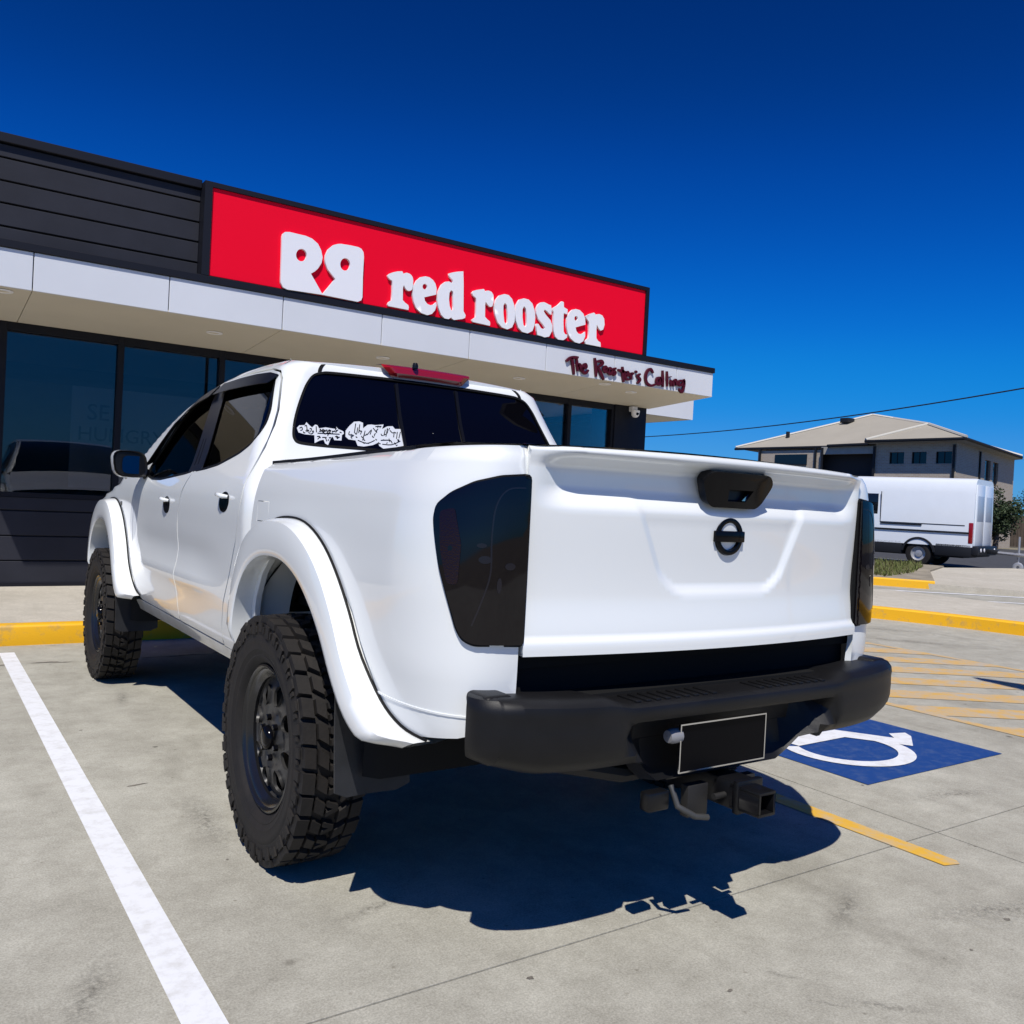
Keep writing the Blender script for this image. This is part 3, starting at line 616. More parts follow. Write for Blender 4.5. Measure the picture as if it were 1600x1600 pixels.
# roof, windscreen, bonnet: rows between the two roof rails
def rows(name, m, E, crown, n=14, drop=0):
    V = []; 
    for p in E:
        for j in range(n+1):
            t = -1+2*j/n; V.append((p.x*-t if False else -t*p.x if False else p.x*(-t), p.y, p.z+crown*(1-t*t)+drop))
    F = [(i*(n+1)+j, i*(n+1)+j+1, (i+1)*(n+1)+j+1, (i+1)*(n+1)+j) for i in range(len(E)-1) for j in range(n)]
    return MB().add(V, F).build(name, m, UTE, smooth=60)
Er = [p for p in edgeL if p.y <= 2.01]
Er = [e for i, e in enumerate(Er) if abs(e.x) > .03]
rows('roof', PAINT, Er, .022)
Ew = [Vector(cabside(y, roof_zs(y)-.006)) for y in (2.0, 2.2, 2.4, 2.6, 2.8, 2.95, 3.05)]
rows('windscreen', TINT, Ew, .03)
Eh = [Vector(cabside(y, roof_zs(y)-.006)) for y in (3.05, 3.1, 3.3, 3.5, 3.7, 3.9, 3.99)]
rows('bonnet', PAINT, Eh, .05)
MB().box(-.80, .80, 3.93, 3.99, .62, 1.06).build('grille', PLAST, UTE, bevel=.02)
fbm = MB().box(-.86, .86, 3.9, 4.08, .48, .80).build('front_bumper', PLAST, UTE, bevel=.04)
for s in (-1, 1):
    MB().box(s*.80-.12, s*.80+.06, 3.88, 4.0, .86, 1.02).build('headlight', BACKG, UTE, bevel=.02)
# ---- tailgate ----
tgp = rounded([(-.700, .842), (.700, .842), (.700, 1.379), (-.700, 1.379)], [.012, .012, .02, .02], 3)
tgp = []
for x in [-.6945+1.389*i/20 for i in range(21)]: tgp.append((x, .840))
for x in [.6945-1.389*i/20 for i in range(21)]: tgp.append((x, 1.3895-.010*(x/.7)**2))
tg = panel('tailgate', TG, tgp, PAINT, UTE, res=.0135, thick=.03, ref=(0, 0, 1.1))
# tailgate top face and handle
V = []
for i in range(21):
    x = -.6945+1.389*i/20; y = TG(x, 1.389-.010*(x/.7)**2)[1]; z = 1.3895-.010*(x/.7)**2
    V += [(x, y, z), (x, y+.06, z+.001), (x, y+.065, z-.03)]
MB().add(V, [(i*3+j, i*3+j+1, i*3+4+j, i*3+3+j) for i in range(20) for j in range(2)]).build('tailgate_cap', PAINT, tg, smooth=40)
MB().box(-.68, .68, -.992, -.96, .80, 1.36).build('inner_panel', DARK, tg)
hz = rounded([(-.148, 1.322), (-.120, 1.348), (.128, 1.348), (.156, 1.322), (.122, 1.262), (.100, 1.247), (-.090, 1.247), (-.112, 1.262)], .018, 3)
TGh = lambda x, z: (x, min(TG(x, z)[1], -1.128+.30*(max(0, 1.345-z))**1.0*.6-.0), z)
HF = lambda x, z: (x, -1.130+.33*max(0, 1.348-z)+.010*(x/.15)**2, z)
hp = panel('tailgate_handle', HF, hz, GLOSSB, tg, holes=[[(-.040, 1.300), (.066, 1.300), (.045, 1.266), (-.032, 1.266)]], res=.02, thick=.035, ref=(0, 0, 1.3))
MB().box(-.05, .07, -1.085, -1.07, 1.26, 1.305).build('handle_recess', SATINB, hp)
MB().prism([(.030, 1.270), (.058, 1.292), (.05, 1.27)], lambda a, b: (a, -1.100, b), lambda a, b: (a, -1.08, b)).build('lock_lever', CHROME, hp)
# emblem: ring crossed by a bar
ex, ez, ey = .008, 1.163, TG(.0, 1.163)[1]-.006
mb = MB(); V = []; n = 40
for i in range(n):
    t = 2*math.pi*i/n
    for r, yy in ((.058, .008), (.056, -.001), (.049, -.003), (.042, -.001), (.040, .008)):
        V.append((ex+r*math.cos(t), ey+yy, ez+r*math.sin(t)*.98))
mb.add(V, [(i*5+j, i*5+j+1, ((i+1) % n)*5+j+1, ((i+1) % n)*5+j) for i in range(n) for j in range(4)])
em = mb.build('emblem', GLOSSB, tg, smooth=50)
MB().box(ex-.0645, ex+.0595, ey-.006, ey+.006, ez-.0165, ez+.0165).build('emblem_bar', GLOSSB, em, bevel=.003)
# high brake light
V = []; n = 20
for i in range(n+1):
    t = -1+2*i/n; k = min(1, (1-abs(t))*9)
    for hw, yy, z in ((.236, .05, 1.836), (.236, -.006-.006*k, 1.832), (.230, -.014-.014*k, 1.818), (.205, -.010-.014*k, 1.795), (.190, -.002-.004*k, 1.779), (.188, .03, 1.776)):
        V.append((t*hw, _YB(z)-.004+yy, z+.003*(1-t*t)))
F = [(i*6+j, i*6+j+1, i*6+7+j, i*6+6+j) for i in range(n) for j in range(5)]
bl = MB().add(V, F).build('brake_light', REDL, UTE, smooth=40)
MB().lathe([(.001, .028), (.010, .026), (.014, .014), (.014, 0)], 12, 'z', (-.075, .80, 1.828)).build('washer_nozzle', SATINB, bl, smooth=50)
# stickers on the back glass
def sticker(P, marks, nm):
    st = panel('sticker', cab, P, WHITEV, UTE, res=.03, off=-.0035, thick=.0008)
    st['label'] = nm
    rr = random.Random(len(P)); xs_ = [p[0] for p in P]; zs_ = [p[1] for p in P]; c = 0
    marks = list(marks)
    while c < 34:
        q = (rr.uniform(min(xs_), max(xs_)), rr.uniform(min(zs_), max(zs_)))
        if not pip(q, grow(P, -.006)): continue
        a_ = rr.uniform(-.6, 2.2); l = rr.uniform(.006, .014); dx, dz = l*math.cos(a_), l*math.sin(a_)
        marks.append([(q[0]-dx*.5, q[1]-dz*.5), (q[0]+dz*.25, q[1]-dx*.25), (q[0]+dx*.5, q[1]+dz*.5)]); c += 1
    for k, ln in enumerate(marks): ribbon('sticker_lettering', cab, spline(ln, 3), .0034, BACKG, st, off=-.0018)
sticker(STICKER_A, MARKS_A, 'small white script sticker at the left edge')
sticker(STICKER_B, MARKS_B, 'larger white script sticker')
# tonneau over the tray
V = []; nx = 12; ny = 10
for j in range(ny+1):
    y = .455-1.475*j/ny
    for i in range(nx+1):
        t = -1+2*i/nx; X = t*(.825 if y > -.9 else .70+.12*sstep(-1.05, -.9, y)); V.append((X, y, rail_z(y)+.016+.016*(1-t*t)+.004*math.sin(j*2.1)*(1-t*t)))
F = [(j*(nx+1)+i, j*(nx+1)+i+1, (j+1)*(nx+1)+i+1, (j+1)*(nx+1)+i) for j in range(ny) for i in range(nx)]
tn = MB().add(V, F)
tn.build('tonneau_cover', SATINB, UTE, smooth=50)
MB().box(-.69, .69, -1.005, -.985, 1.345, 1.386).build('tonneau_rail', SATINB, UTE, bevel=.006)
# tray inside, chassis
MB().box(-.74, .74, -1.0, .44, .80, .83).box(-.74, .74, .40, .44, .80, 1.33).build('tray_floor', DARK, UTE)
MB().box(-.72, .72, -.985, -.90, .62, .85).build('rear_crossmember', DARK, UTE, bevel=.01)
MB().box(-.50, -.40, -1.0, 3.9, .52, .64).box(.40, .50, -1.0, 3.9, .52, .64).box(-.45, .45, .9, 3.6, .50, .66).box(-.75, .75, .55, 3.0, .585, .62).build('chassis', DARK, UTE)
MB().tube([(-.80, 0, .41), (.80, 0, .41)], .045, 12).lathe([(.01, -.12), (.10, -.10), (.13, 0), (.10, .10), (.01, .12)], 16, 'y', (.1, 0, .41)).build('rear_axle', STEEL, UTE, smooth=40)
MB().tube([(-.80, 3.15, .41), (.80, 3.15, .41)], .04, 10).build('front_axle', STEEL, UTE, smooth=40)
for s in (-1, 1):
    MB().tube([(s*.52, -.62, .56), (s*.52, -.3, .47), (s*.52, 0, .45), (s*.52, .3, .47), (s*.52, .62, .54)], .022, 6).build('leaf_spring', STEEL, UTE, smooth=40)
    MB().tube([(s*.60, .05, .42), (s*.56, .22, .78)], .032, 10).build('shock_absorber', STEEL, UTE, smooth=40)
MB().tube([(.45, 1.5, .47), (.55, .5, .47), (.60, .1, .56), (.62, -.5, .52), (.66, -.95, .50)], .032, 10).build('exhaust_pipe', STEEL, UTE, smooth=40)
MB().lathe([(.30, -.10), (.37, -.08), (.385, 0), (.37, .08), (.30, .10), (.1, .06), (.02, .06)], 32, 'z', (0, -.48, .60)).build('spare_wheel', RUB, UTE, smooth=40)
# ---- rear bumper ----
def bplan(t):
    """t 0..1 from left front end round the back to the right"""
    th = math.pi*t; c = math.cos(th); s = math.sin(th)
    x = -.852*math.copysign(abs(c)**(1/2.6), c); y = -1.04-.145*abs(s)**(1/1.25)
    return x, y
WING = [(.16, .762), (.045, .770), (.020, .766), (.004, .752), (0, .735), (.003, .722), (.002, .69), (.004, .645), (.014, .612), (.036, .586), (.075, .572), (.16, .575)]
CENT = [(.16, .748), (.050, .748), (.016, .746), (.004, .740), (0, .732), (.002, .712), (.010, .700), (.105, .690), (.125, .62), (.120, .545), (.090, .505), (.16, .49)]
V = []; N = 150; R = len(WING)
ts = [i/N for i in range(N+1)]
for t in ts:
    x, y = bplan(t); ax = abs(x)
    for k in range(R):
        hw = [.47, .46, .46, .45, .44, .43, .43, .40, .35, .31, .29, .29][k]
        f = sstep(hw+.055, hw-.035, ax)
        d = WING[k][0]*(1-f)+CENT[k][0]*f; z = WING[k][1]*(1-f)+CENT[k][1]*f
        # inward direction
        L_ = math.hypot(x, (y+.70)*1.0); wgt = sstep(.78, .90, ax)
        dx = -math.copysign(1, x)*wgt if ax > 1e-6 else 0; dy = 1-wgt*.6
        l = math.hypot(dx, dy); dx /= l; dy /= l
        V.append((x+dx*d*.6, y+dy*d*(1 if ax<.8 else .75), z+.010*sstep(.5, .8, ax)*(1-f)-.026+(.030*sstep(.66, .86, ax)*max(0, (.70-z)/.12) if z < .70 else 0)))
F = [(i*R+k, i*R+k+1, (i+1)*R+k+1, (i+1)*R+k) for i in range(N) for k in range(R-1)]
bp = MB().add(V, F).build('rear_bumper', PLAST, UTE, smooth=35)
MB().box(-.76, .76, -1.06, -.90, .58, .730).build('bumper_core', DARK, bp)
for s in (-1, 1):
    for k in range(9):
        X = s*(.10+.036*k)
        MB().box(X-.009, X+.009, -1.155, -1.075, .720, .727).build('step_rib', PLAST, bp, bevel=.002)
# raised end pads
for s in (-1, 1):
    MB().box(s*.785-.045, s*.785+.040, -1.095, -.99, .722, .758).build('bumper_end_pad', PLAST, bp, bevel=.017, seg=4)
pl = MB().box(-.226, .128, -1.150, -1.146, .510, .646).build('number_plate', mat('plate_black', (.002, .002, .003), rough=.3, spec=.08), UTE)
pl['label'] = 'blacked-out number plate with thin pale border'
for (a, b, c, d_) in ((-.226, .128, .642, .646), (-.226, .128, .510, .514), (-.226, -.222, .514, .642), (.124, .128, .514, .642)):
    MB().box(a, b, -1.153, -1.150, c, d_).build('plate_border', CHROME, pl)
MB().lathe([(.001, -.014), (.017, -.012), (.021, 0), (.021, .03)], 14, 'x', (-.245, -1.135, .612)).build('plate_lamp', mat('plate_lamp_lens', (.22, .22, .23), rough=.2), bp, smooth=50)
# ---- tow bar ----
tb = MB().tube([(-.46, -.90, .50), (-.28, -.98, .47), (.28, -.98, .47), (.46, -.90, .50)], .026, 8).build('tow_bar', STEEL, UTE, smooth=40)
MB().tube([(-.13, -1.0, .455), (-.1, -1.0, .455), (.1, -1.0, .455)], .02, 6).box(-.045, .045, -1.20, -.85, .395, .475).build('hitch_receiver', SATINB, tb, bevel=.004)
MB().box(-.052, .052, -1.215, -1.195, .388, .482).build('receiver_collar', SATINB, tb, bevel=.004)
V = []
hb = MB()
for (x0, x1, z0, z1) in ((-.034, .034, .455, .463), (-.034, .034, .395, .403), (-.034, -.026, .403, .455), (.026, .034, .403, .455)):
    hb.box(x0-.012, x1-.012, -1.285, -1.18, z0+.006, z1+.006)
hb.build('hitch_tongue', SATINB, tb, bevel=.001)
MB().tube([(-.09, -1.16, .43), (.09, -1.16, .43)], .009, 8).build('hitch_pin', STEEL, tb, smooth=50)
MB().box(-.16, -.08, -1.13, -1.10, .37, .46).build('chain_bracket', STEEL, tb, bevel=.003)
MB().box(.08, .12, -1.13, -1.10, .40, .46).build('chain_bracket', STEEL, tb, bevel=.003)
MB().tube([(-.20, -1.10, .46), (-.20, -1.13, .41), (-.16, -1.16, .385), (-.11, -1.16, .375)], .009, 8).build('safety_chain_hook', mat('galvanised_hook', (.06, .06, .058), rough=.5, metal=.3), tb, smooth=50)
MB().box(-.30, -.22, -1.12, -1.08, .40, .455).build('trailer_socket', SATINB, tb, bevel=.008)
# ---- wheels ----
def tread_mesh():
    mb = MB()
    n = 34
    def blk(a0, a1, x0, x1, r0, r1, sk=0, drop=0, tp=.12):
        V = []
        for r, sh in ((r0, 0), (r1, tp)):
            for (a, xx) in ((a0+(a1-a0)*sh*.5, x0+(x1-x0)*sh*.3), (a1-(a1-a0)*sh*.5, x0+(x1-x0)*sh*.3), (a1-(a1-a0)*sh*.5+sk, x1-(x1-x0)*sh*.3), (a0+(a1-a0)*sh*.5+sk, x1-(x1-x0)*sh*.3)):
                rr = r-(drop if xx == x0 or False else 0)
                V.append((xx, rr*math.cos(a), rr*math.sin(a)))
        mb.add(V, [(0, 1, 2, 3), (7, 6, 5, 4), (0, 4, 5, 1), (1, 5, 6, 2), (2, 6, 7, 3), (3, 7, 4, 0)])
    d = 2*math.pi/n
    for i in range(n):
        a = i*d
        w = .93 if i % 2 else .88
        blk(a, a+d*w, -.148 if i % 2 else -.142, -.088, .385, .407, .02)
        blk(a+d*.5, a+d*(.5+w), .148 if i % 2 else .142, .088, .385, .407, .02)
        blk(a+d*.15, a+d*.80, -.080, -.034, .385, .4095, .05)
        blk(a+d*.60, a+d*1.25, .080, .034, .385, .4095, .05)
        blk(a+d*.35, a+d*.62, -.028, .026, .385, .410, .04)
        blk(a+d*.85, a+d*1.10, -.026, .028, .385, .410, -.04)
        # side biters
        blk(a+d*.08, a+d*.52, -.156, -.148, .345 if i % 2 else .355, .385, 0, 0, .0)
        blk(a+d*.60, a+d*.80, -.1545, -.147, .350, .372, 0, 0, .0)
    return mb
tyre = MB().lathe([(.236, -.096), (.246, -.108), (.256, -.126), (.266, -.136), (.272, -.1385), (.276, -.137), (.290, -.145), (.294, -.1475), (.298, -.146), (.318, -.1505), (.330, -.1515), (.336, -.148), (.342, -.149), (.360, -.148), (.380, -.143), (.388, -.120), (.390, -.05), (.390, .05), (.388, .120), (.378, .143), (.34, .151), (.30, .150), (.262, .144), (.240, .120)], 96, 'x')
tm = tread_mesh(); tyre.add(tm.V, tm.F)
rim_p = [(.243, -.108), (.242, -.117), (.236, -.119), (.230, -.114), (.226, -.104), (.218, -.100), (.212, -.092), (.200, -.078), (.206, .0), (.215, .10), (.236, .128)]
def disc(a, b):
    r = math.hypot(a, b)
    x = lerp_tab([(0, -.100), (.052, -.102), (.085, -.090), (.115, -.098), (.160, -.094), (.18, -.084), (.200, -.076)], r)
    return (x, a, b)
wheels = []
def make_wheel(cx, cy, sgn):
    me_p = Vector((sgn*cx, cy, .405))
    fx = lambda x: (-.150+(x+.150)*.72)
    flip = lambda mb: MB().add([(-fx(v[0]) if sgn > 0 else fx(v[0]), v[1], v[2]) for v in mb.V], mb.F)
    root = flip(MB().lathe(rim_p, 64, 'x')).build('wheel', SATINW, UTE, smooth=40); root['label'] = 'black steel wheel with mud tyre'
    root.location = me_p
    ty = flip(tyre).build('tyre', RUB, None, smooth=28); ty.parent = root
    holes = []
    for k in range(8):
        t = 2*math.pi*(k+.35)/8; R = .146
        e = []
        for i in range(14):
            u = 2*math.pi*i/14; rr = .033*math.cos(u); tt = (.027+.007*(math.cos(u)))*math.sin(u)
            e.append(((R+rr)*math.cos(t)-tt*math.sin(t), (R+rr)*math.sin(t)+tt*math.cos(t)))
        holes.append(e)
    circ_ = lambda r, n: [(r*math.cos(2*math.pi*i/n), r*math.sin(2*math.pi*i/n)) for i in range(n)]
    dk = panel('wheel_disc', disc, circ_(.1975, 64), DISCM, None, holes=holes, res=.016, thick=-.010, ref=(.3, 0, 0), mirror=sgn > 0); dk.parent = root
    cp = flip(MB().lathe([(.001, -.128), (.020, -.127), (.034, -.122), (.040, -.112), (.041, -.095)], 24, 'x')).build('centre_cap', GLOSSB, None, smooth=40); cp.parent = root
    for k in range(6):
        t = 2*math.pi*(k+.3)/6; nm = MB().lathe([(.001, -.106), (.008, -.106), (.0105, -.103), (.0115, -.085)], 6, 'x', (0, .066*math.cos(t), .066*math.sin(t)))
        nn = flip(nm).build('wheel_nut', CHROME if False else GLOSSB, None, smooth=30); nn.parent = root
    br = flip(MB().lathe([(.02, .0), (.165, .0), (.175, .02), (.175, .09), (.02, .10)], 32, 'x')).build('brake_drum', STEEL, None, smooth=40); br.parent = root
    return root
SATINW = mat('wheel_black', (.010, .010, .011), rough=.22, spec=.5)
DISCM = mat('wheel_disc_black', (.030, .029, .028), rough=.42, spec=.5, var=.3, vscale=30)
for cy in (0, 3.15):
    for s in (-1, 1): make_wheel(.862, cy, s)
# ---- interior ----
def seat(x, y, w):
    s = MB().box(x-w/2, x+w/2, y-.24, y+.26, .78, .92).build('seat', SEATM, UTE, bevel=.04)
    M = Matrix.Translation((x, y-.26, .88)) @ Matrix.Rotation(math.radians(-12), 4, 'X').inverted()
    b = MB().box(-w/2+.02, w/2-.02, -.06, .06, 0, .58, Matrix.Translation((x, y-.24, .88)) @ Matrix.Rotation(math.radians(14), 4, 'X')).build('seat_back', SEATM, s, bevel=.04)
    for xx in ([x] if w < .7 else [x-.32, x+.32]):
        MB().box(xx-.12, xx+.12, y-.44, y-.35, 1.44, 1.60).build('headrest', SEATM, s, bevel=.03)
seat(-.36, 1.95, .52); seat(.36, 1.95, .52); seat(0, 1.42, 1.30)
mb = MB(); mb.add(*(lambda V, F: (V, F))(*[[], []]))
st = MB(); n = 24
M = Matrix.Translation((.36, 2.42, 1.16)) @ Matrix.Rotation(math.radians(62), 4, 'X')
st.tube([M @ Vector((.185*math.cos(2*math.pi*i/n), .185*math.sin(2*math.pi*i/n), 0)) for i in range(n+1)], .016, 8, cap=False)
st.tube([M @ Vector((-.17, 0, 0)), M @ Vector((.17, 0, 0))], .018, 6)
st.build('steering_wheel', SATINB, UTE, smooth=50)
MB().box(-.80, .80, 2.55, 2.95, .95, 1.20).build('dashboard', SATINB, UTE, bevel=.04)
MB().box(-.84, .84, .62, 2.95, .60, .64).build('cab_floor', DARK, UTE)
# ---------------- restaurant ----------------
CLAD = mat('charcoal_cladding', (.019, .020, .028), rough=.6, spec=.3, var=.25, vscale=2, bump=.15, bscale=60)
BLACKM = mat('black_flashing', (.006, .0065, .011), rough=.5, spec=.3)
WHITEP = mat('white_composite_panel', (.66, .68, .71), rough=.45, var=.05, vscale=.8)
SOFF = mat('soffit_sheet', (.60, .56, .47), rough=.6, var=.06, vscale=1.3)
REDS = mat('red_sign_face', (.86, .0015, .024), rough=.5, spec=.12)
LETW = mat('white_letter_face', (.82, .82, .85), rough=.45)
LETR = mat('dark_red_letter', (.075, .004, .010), rough=.4, spec=.3)
ALU = mat('black_window_frame', (.005, .005, .009), rough=.5, spec=.25)
SGLASS = glassmat('shopfront_glass', (.55, .58, .60), refl=1.25, ior=1.5)
CLEARG = glassmat('clear_shop_glass', (.90, .92, .93), refl=1.1)
INT = mat('shop_interior', (.34, .32, .29), rough=.7, var=.3, vscale=.7)
SHOP = empty('restaurant_building', (0, 7.09, 0), label='low charcoal restaurant with white canopy and dark shopfront glass behind the white pickup', cat='restaurant')
FY, WY = 5.8, 7.09
# wall boards under the sill
zz = [.155, .403, .649, .90, 1.04]
for a, b in zip(zz, zz[1:]):
    MB().box(-6.0, 6.52, WY, WY+.05, a+.006, b-.006).build('cladding_board', CLAD, SHOP, bevel=.004, seg=1)
MB().box(-6.0, 7.14, WY+.03, WY+.20, .10, 1.02).build('lower_wall', BLACKM, SHOP)
MB().box(-6.0, 7.15, WY-.012, WY+.03, .10, .185).build('base_flashing', BLACKM, SHOP)
mull = [-5.6, -4.5, -3.44, -2.38, -1.30, -.222, .82, 1.88, 2.92, 3.96, 4.83, 5.70, 6.52]
for x in mull:
    w_ = .06 if x not in (-1.30, 6.52) else .085
    MB().box(x-w_/2, x+w_/2, WY-.02, WY+.10, 1.04, 2.75).build('window_mullion', ALU, SHOP, bevel=.004, seg=1)
for a, b in zip(mull, mull[1:]):
    MB().box(a+.03, b-.03, WY+.035, WY+.047, 1.075, 2.665).build('window_pane', CLEARG if a > 4 else SGLASS, SHOP)
MB().box(-6, 6.52, WY-.015, WY+.10, 1.035, 1.08).build('window_sill', ALU, SHOP)
MB().box(-6, 6.52, WY-.015, WY+.10, 2.66, 2.74).build('window_head', ALU, SHOP)
MB().box(6.52, 7.14, WY-.04, WY+.5, .10, 2.75).build('corner_column', BLACKM, SHOP, bevel=.006)
MB().box(7.02, 7.12, 12.0, 12.2, 0, 2.75).box(7.02, 7.12, 7.60, 12.0, 0, 1.05).box(7.02, 7.12, 7.60, 12.0, 2.62, 2.75).build('side_wall', BLACKM, SHOP)
MB().box(7.06, 7.072, 7.60, 12.0, 1.05, 2.62).build('side_window', CLEARG, SHOP)
# inside
MB().box(-6, 7.0, 13.0, 13.1, 0, 2.8).box(-6, -5.9, 7.3, 13.1, 0, 2.8).build('back_wall', INT, SHOP)
MB().box(-6, 7.0, 7.3, 13.0, .10, .14).build('shop_floor', INT, SHOP)
MB().box(-6, 7.1, 7.2, 13.0, 2.75, 2.80).build('ceiling', INT, SHOP)
MB().box(-6, 7.0, 7.25, 10.2, 2.71, 2.745).build('glass_band_panel', mat('glass_band_pale', (.62, .58, .52), rough=.8), SHOP)  # pale sheet added to imitate the soffit band reflected atop the glass
MB().box(2.6, 5.4, 10.4, 11.0, .14, 1.25).build('counter', INT, SHOP, bevel=.02)
TAB = mat('cafe_table_top', (.30, .22, .14), rough=.4); SEATR = mat('cafe_seat', (.25, .02, .03), rough=.5)
for tx, ty in ((-2.6, 8.6), (-.6, 8.9), (1.4, 8.6)):
    tb_ = MB().box(tx-.4, tx+.4, ty-.35, ty+.35, .86, .90).build('cafe_table', TAB, SHOP, bevel=.01)
    MB().tube([(tx, ty, .14), (tx, ty, .87)], .04, 8).build('table_leg', ALU, tb_)
    for s_ in (-1, 1): MB().box(tx+s_*.7-.2, tx+s_*.7+.2, ty-.2, ty+.2, .56, .62).box(tx+s_*.9-.03, tx+s_*.9+.03, ty-.2, ty+.2, .62, 1.05).box(tx+s_*.7-.17, tx+s_*.7+.17, ty-.17, ty+.17, .14, .56).build('cafe_seat', SEATR, tb_, bevel=.01)
MB().box(-5.8, -3.0, 12.6, 12.98, .14, 2.4).build('drinks_cabinet', ALU, SHOP, bevel=.02)
MB().box(2.9, 5.1, 12.90, 12.98, 1.7, 2.3).build('menu_board', ALU, SHOP)
# canopy
P0, P1 = -2.02, 7.20
jx = [P0, -1.18, -.06, 1.03, 2.12, 3.22, 4.31, 5.40, 6.50, P1]
for a, b in zip(jx, jx[1:]):
    MB().box(a+.004, b-.004, FY, FY+.03, 2.835, 3.165).build('fascia_panel', WHITEP, SHOP, bevel=.004, seg=1)
for xa in (P0, P1-.03):
    MB().prism([(FY+.032, 2.834), (WY-.02, 2.742), (WY-.02, 3.163), (FY+.032, 3.163)], lambda a, b: (xa, a, b), lambda a, b: (xa+.03, a, b)).build('canopy_end_panel', WHITEP, SHOP)
MB().box(P0+.01, P1-.01, FY+.028, FY+.05, 2.84, 3.16).build('canopy_backing', BLACKM, SHOP)
sx = [P0, -1.18, 1.03, 3.22, 5.40, P1]
for a, b in zip(sx, sx[1:]):
    V = [(a+.003, FY+.002, 2.836), (b-.003, FY+.002, 2.836), (b-.003, WY-.02, 2.742), (a+.003, WY-.02, 2.742)]
    MB().add(V+[(x, y, z+.02) for x, y, z in V], [(0, 1, 2, 3), (7, 6, 5, 4), (0, 4, 5, 1), (1, 5, 6, 2), (2, 6, 7, 3), (3, 7, 4, 0)]).build('soffit_sheet', SOFF, SHOP)
MB().box(P0, P1, FY+.03, WY+.3, 3.10, 3.15).build('canopy_deck', BLACKM, SHOP)
MB().box(P0-.01, P1+.015, FY-.02, FY+.09, 3.166, 3.236).build('canopy_flashing', BLACKM, SHOP, bevel=.005, seg=1)
for x, y in ((-1.389, 5.95), (.512, 6.324), (2.4, 6.33), (4.302, 6.345), (6.05, 6.2), (5.4, 5.98)):
    z = 2.836-(y-FY)*.0735
    MB().lathe([(.001, -.002), (.055, -.003), (.062, -.010), (.078, -.011), (.082, -.002)], 20, 'z', (x, y, z+.002)).build('downlight', LETW, SHOP, smooth=40)
# parapet
MB().box(P0, 5.90, FY+.20, FY+.30, 3.14, 4.10).box(P0, 5.90, FY+.3, 13.2, 3.10, 3.16).build('parapet_backing', BLACKM, SHOP)
MB().box(P0, 7.14, WY+.3, 13.2, 2.85, 3.12).build('roof_deck', BLACKM, SHOP)
MB().box(5.86, 5.90, FY+.06, 12, 3.16, 4.06).box(P0, P0+.04, FY+.18, 12, 3.16, 4.06).build('parapet_return', BLACKM, SHOP)
bz = [3.24, 3.372, 3.569, 3.758, 3.954, 4.075]
for a, b in zip(bz, bz[1:]):
    MB().box(P0, .215, FY+.13, FY+.17, a+.008, b-.008).build('cladding_board', CLAD, SHOP, bevel=.004, seg=1)
MB().box(P0, .215, FY+.165, FY+.18, 3.24, 4.07).build('cladding_backing', BLACKM, SHOP)
MB().box(P0-.01, .215, FY+.09, FY+.31, 4.075, 4.155).build('parapet_capping', BLACKM, SHOP, bevel=.005, seg=1)
# second canopy on the far side of the building
cy2 = 8.6
MB().box(7.0, 9.70, cy2, cy2+.04, 2.885, 3.235).box(9.66, 9.70, cy2+.04, 10.4, 2.885, 3.235).build('rear_canopy_fascia', WHITEP, SHOP)
MB().box(7.0, 9.68, cy2+.01, 10.4, 2.885, 2.90).build('rear_canopy_soffit', SOFF, SHOP)
MB().box(7.0, 9.66, cy2+.05, 10.4, 3.15, 3.2).build('rear_canopy_deck', BLACKM, SHOP)
# --- sign ---
SIGN = empty('shop_sign', (3.07, FY, 3.24), label='long red sign above the canopy reading red rooster in white with a double R emblem', cat='sign')
MB().box(.288, 5.858, FY, FY+.05, 3.244, 4.075).build('sign_face', REDS, SIGN)
MB().box(.215, .286, FY-.02, FY+.20, 3.237, 4.125).box(5.86, 5.915, FY-.02, FY+.20, 3.237, 4.125).box(.286, 5.86, FY-.02, FY+.20, 4.077, 4.125).build('sign_frame', BLACKM, SIGN)
MB().box(.286, 5.86, FY+.05, FY+.20, 3.24, 4.08).build('sign_box', BLACKM, SIGN)
def flat(name, outer, holes, m, par, y0, th):
    S = lambda a, b: (a, y0, b)
    return panel(name, S, outer, m, par, holes=holes, res=.05, thick=th, ref=(3, y0+5, 3.5), anal=False)
for nme, o, h in LETTERS:
    flat('letter_'+nme, o, [h] if h else [], LETW, SIGN, FY-.030, .028)
lg = flat('double_r_emblem', LOGO[0], [LOGO[1], LOGO[2]], LETW, SIGN, FY-.032, .030)
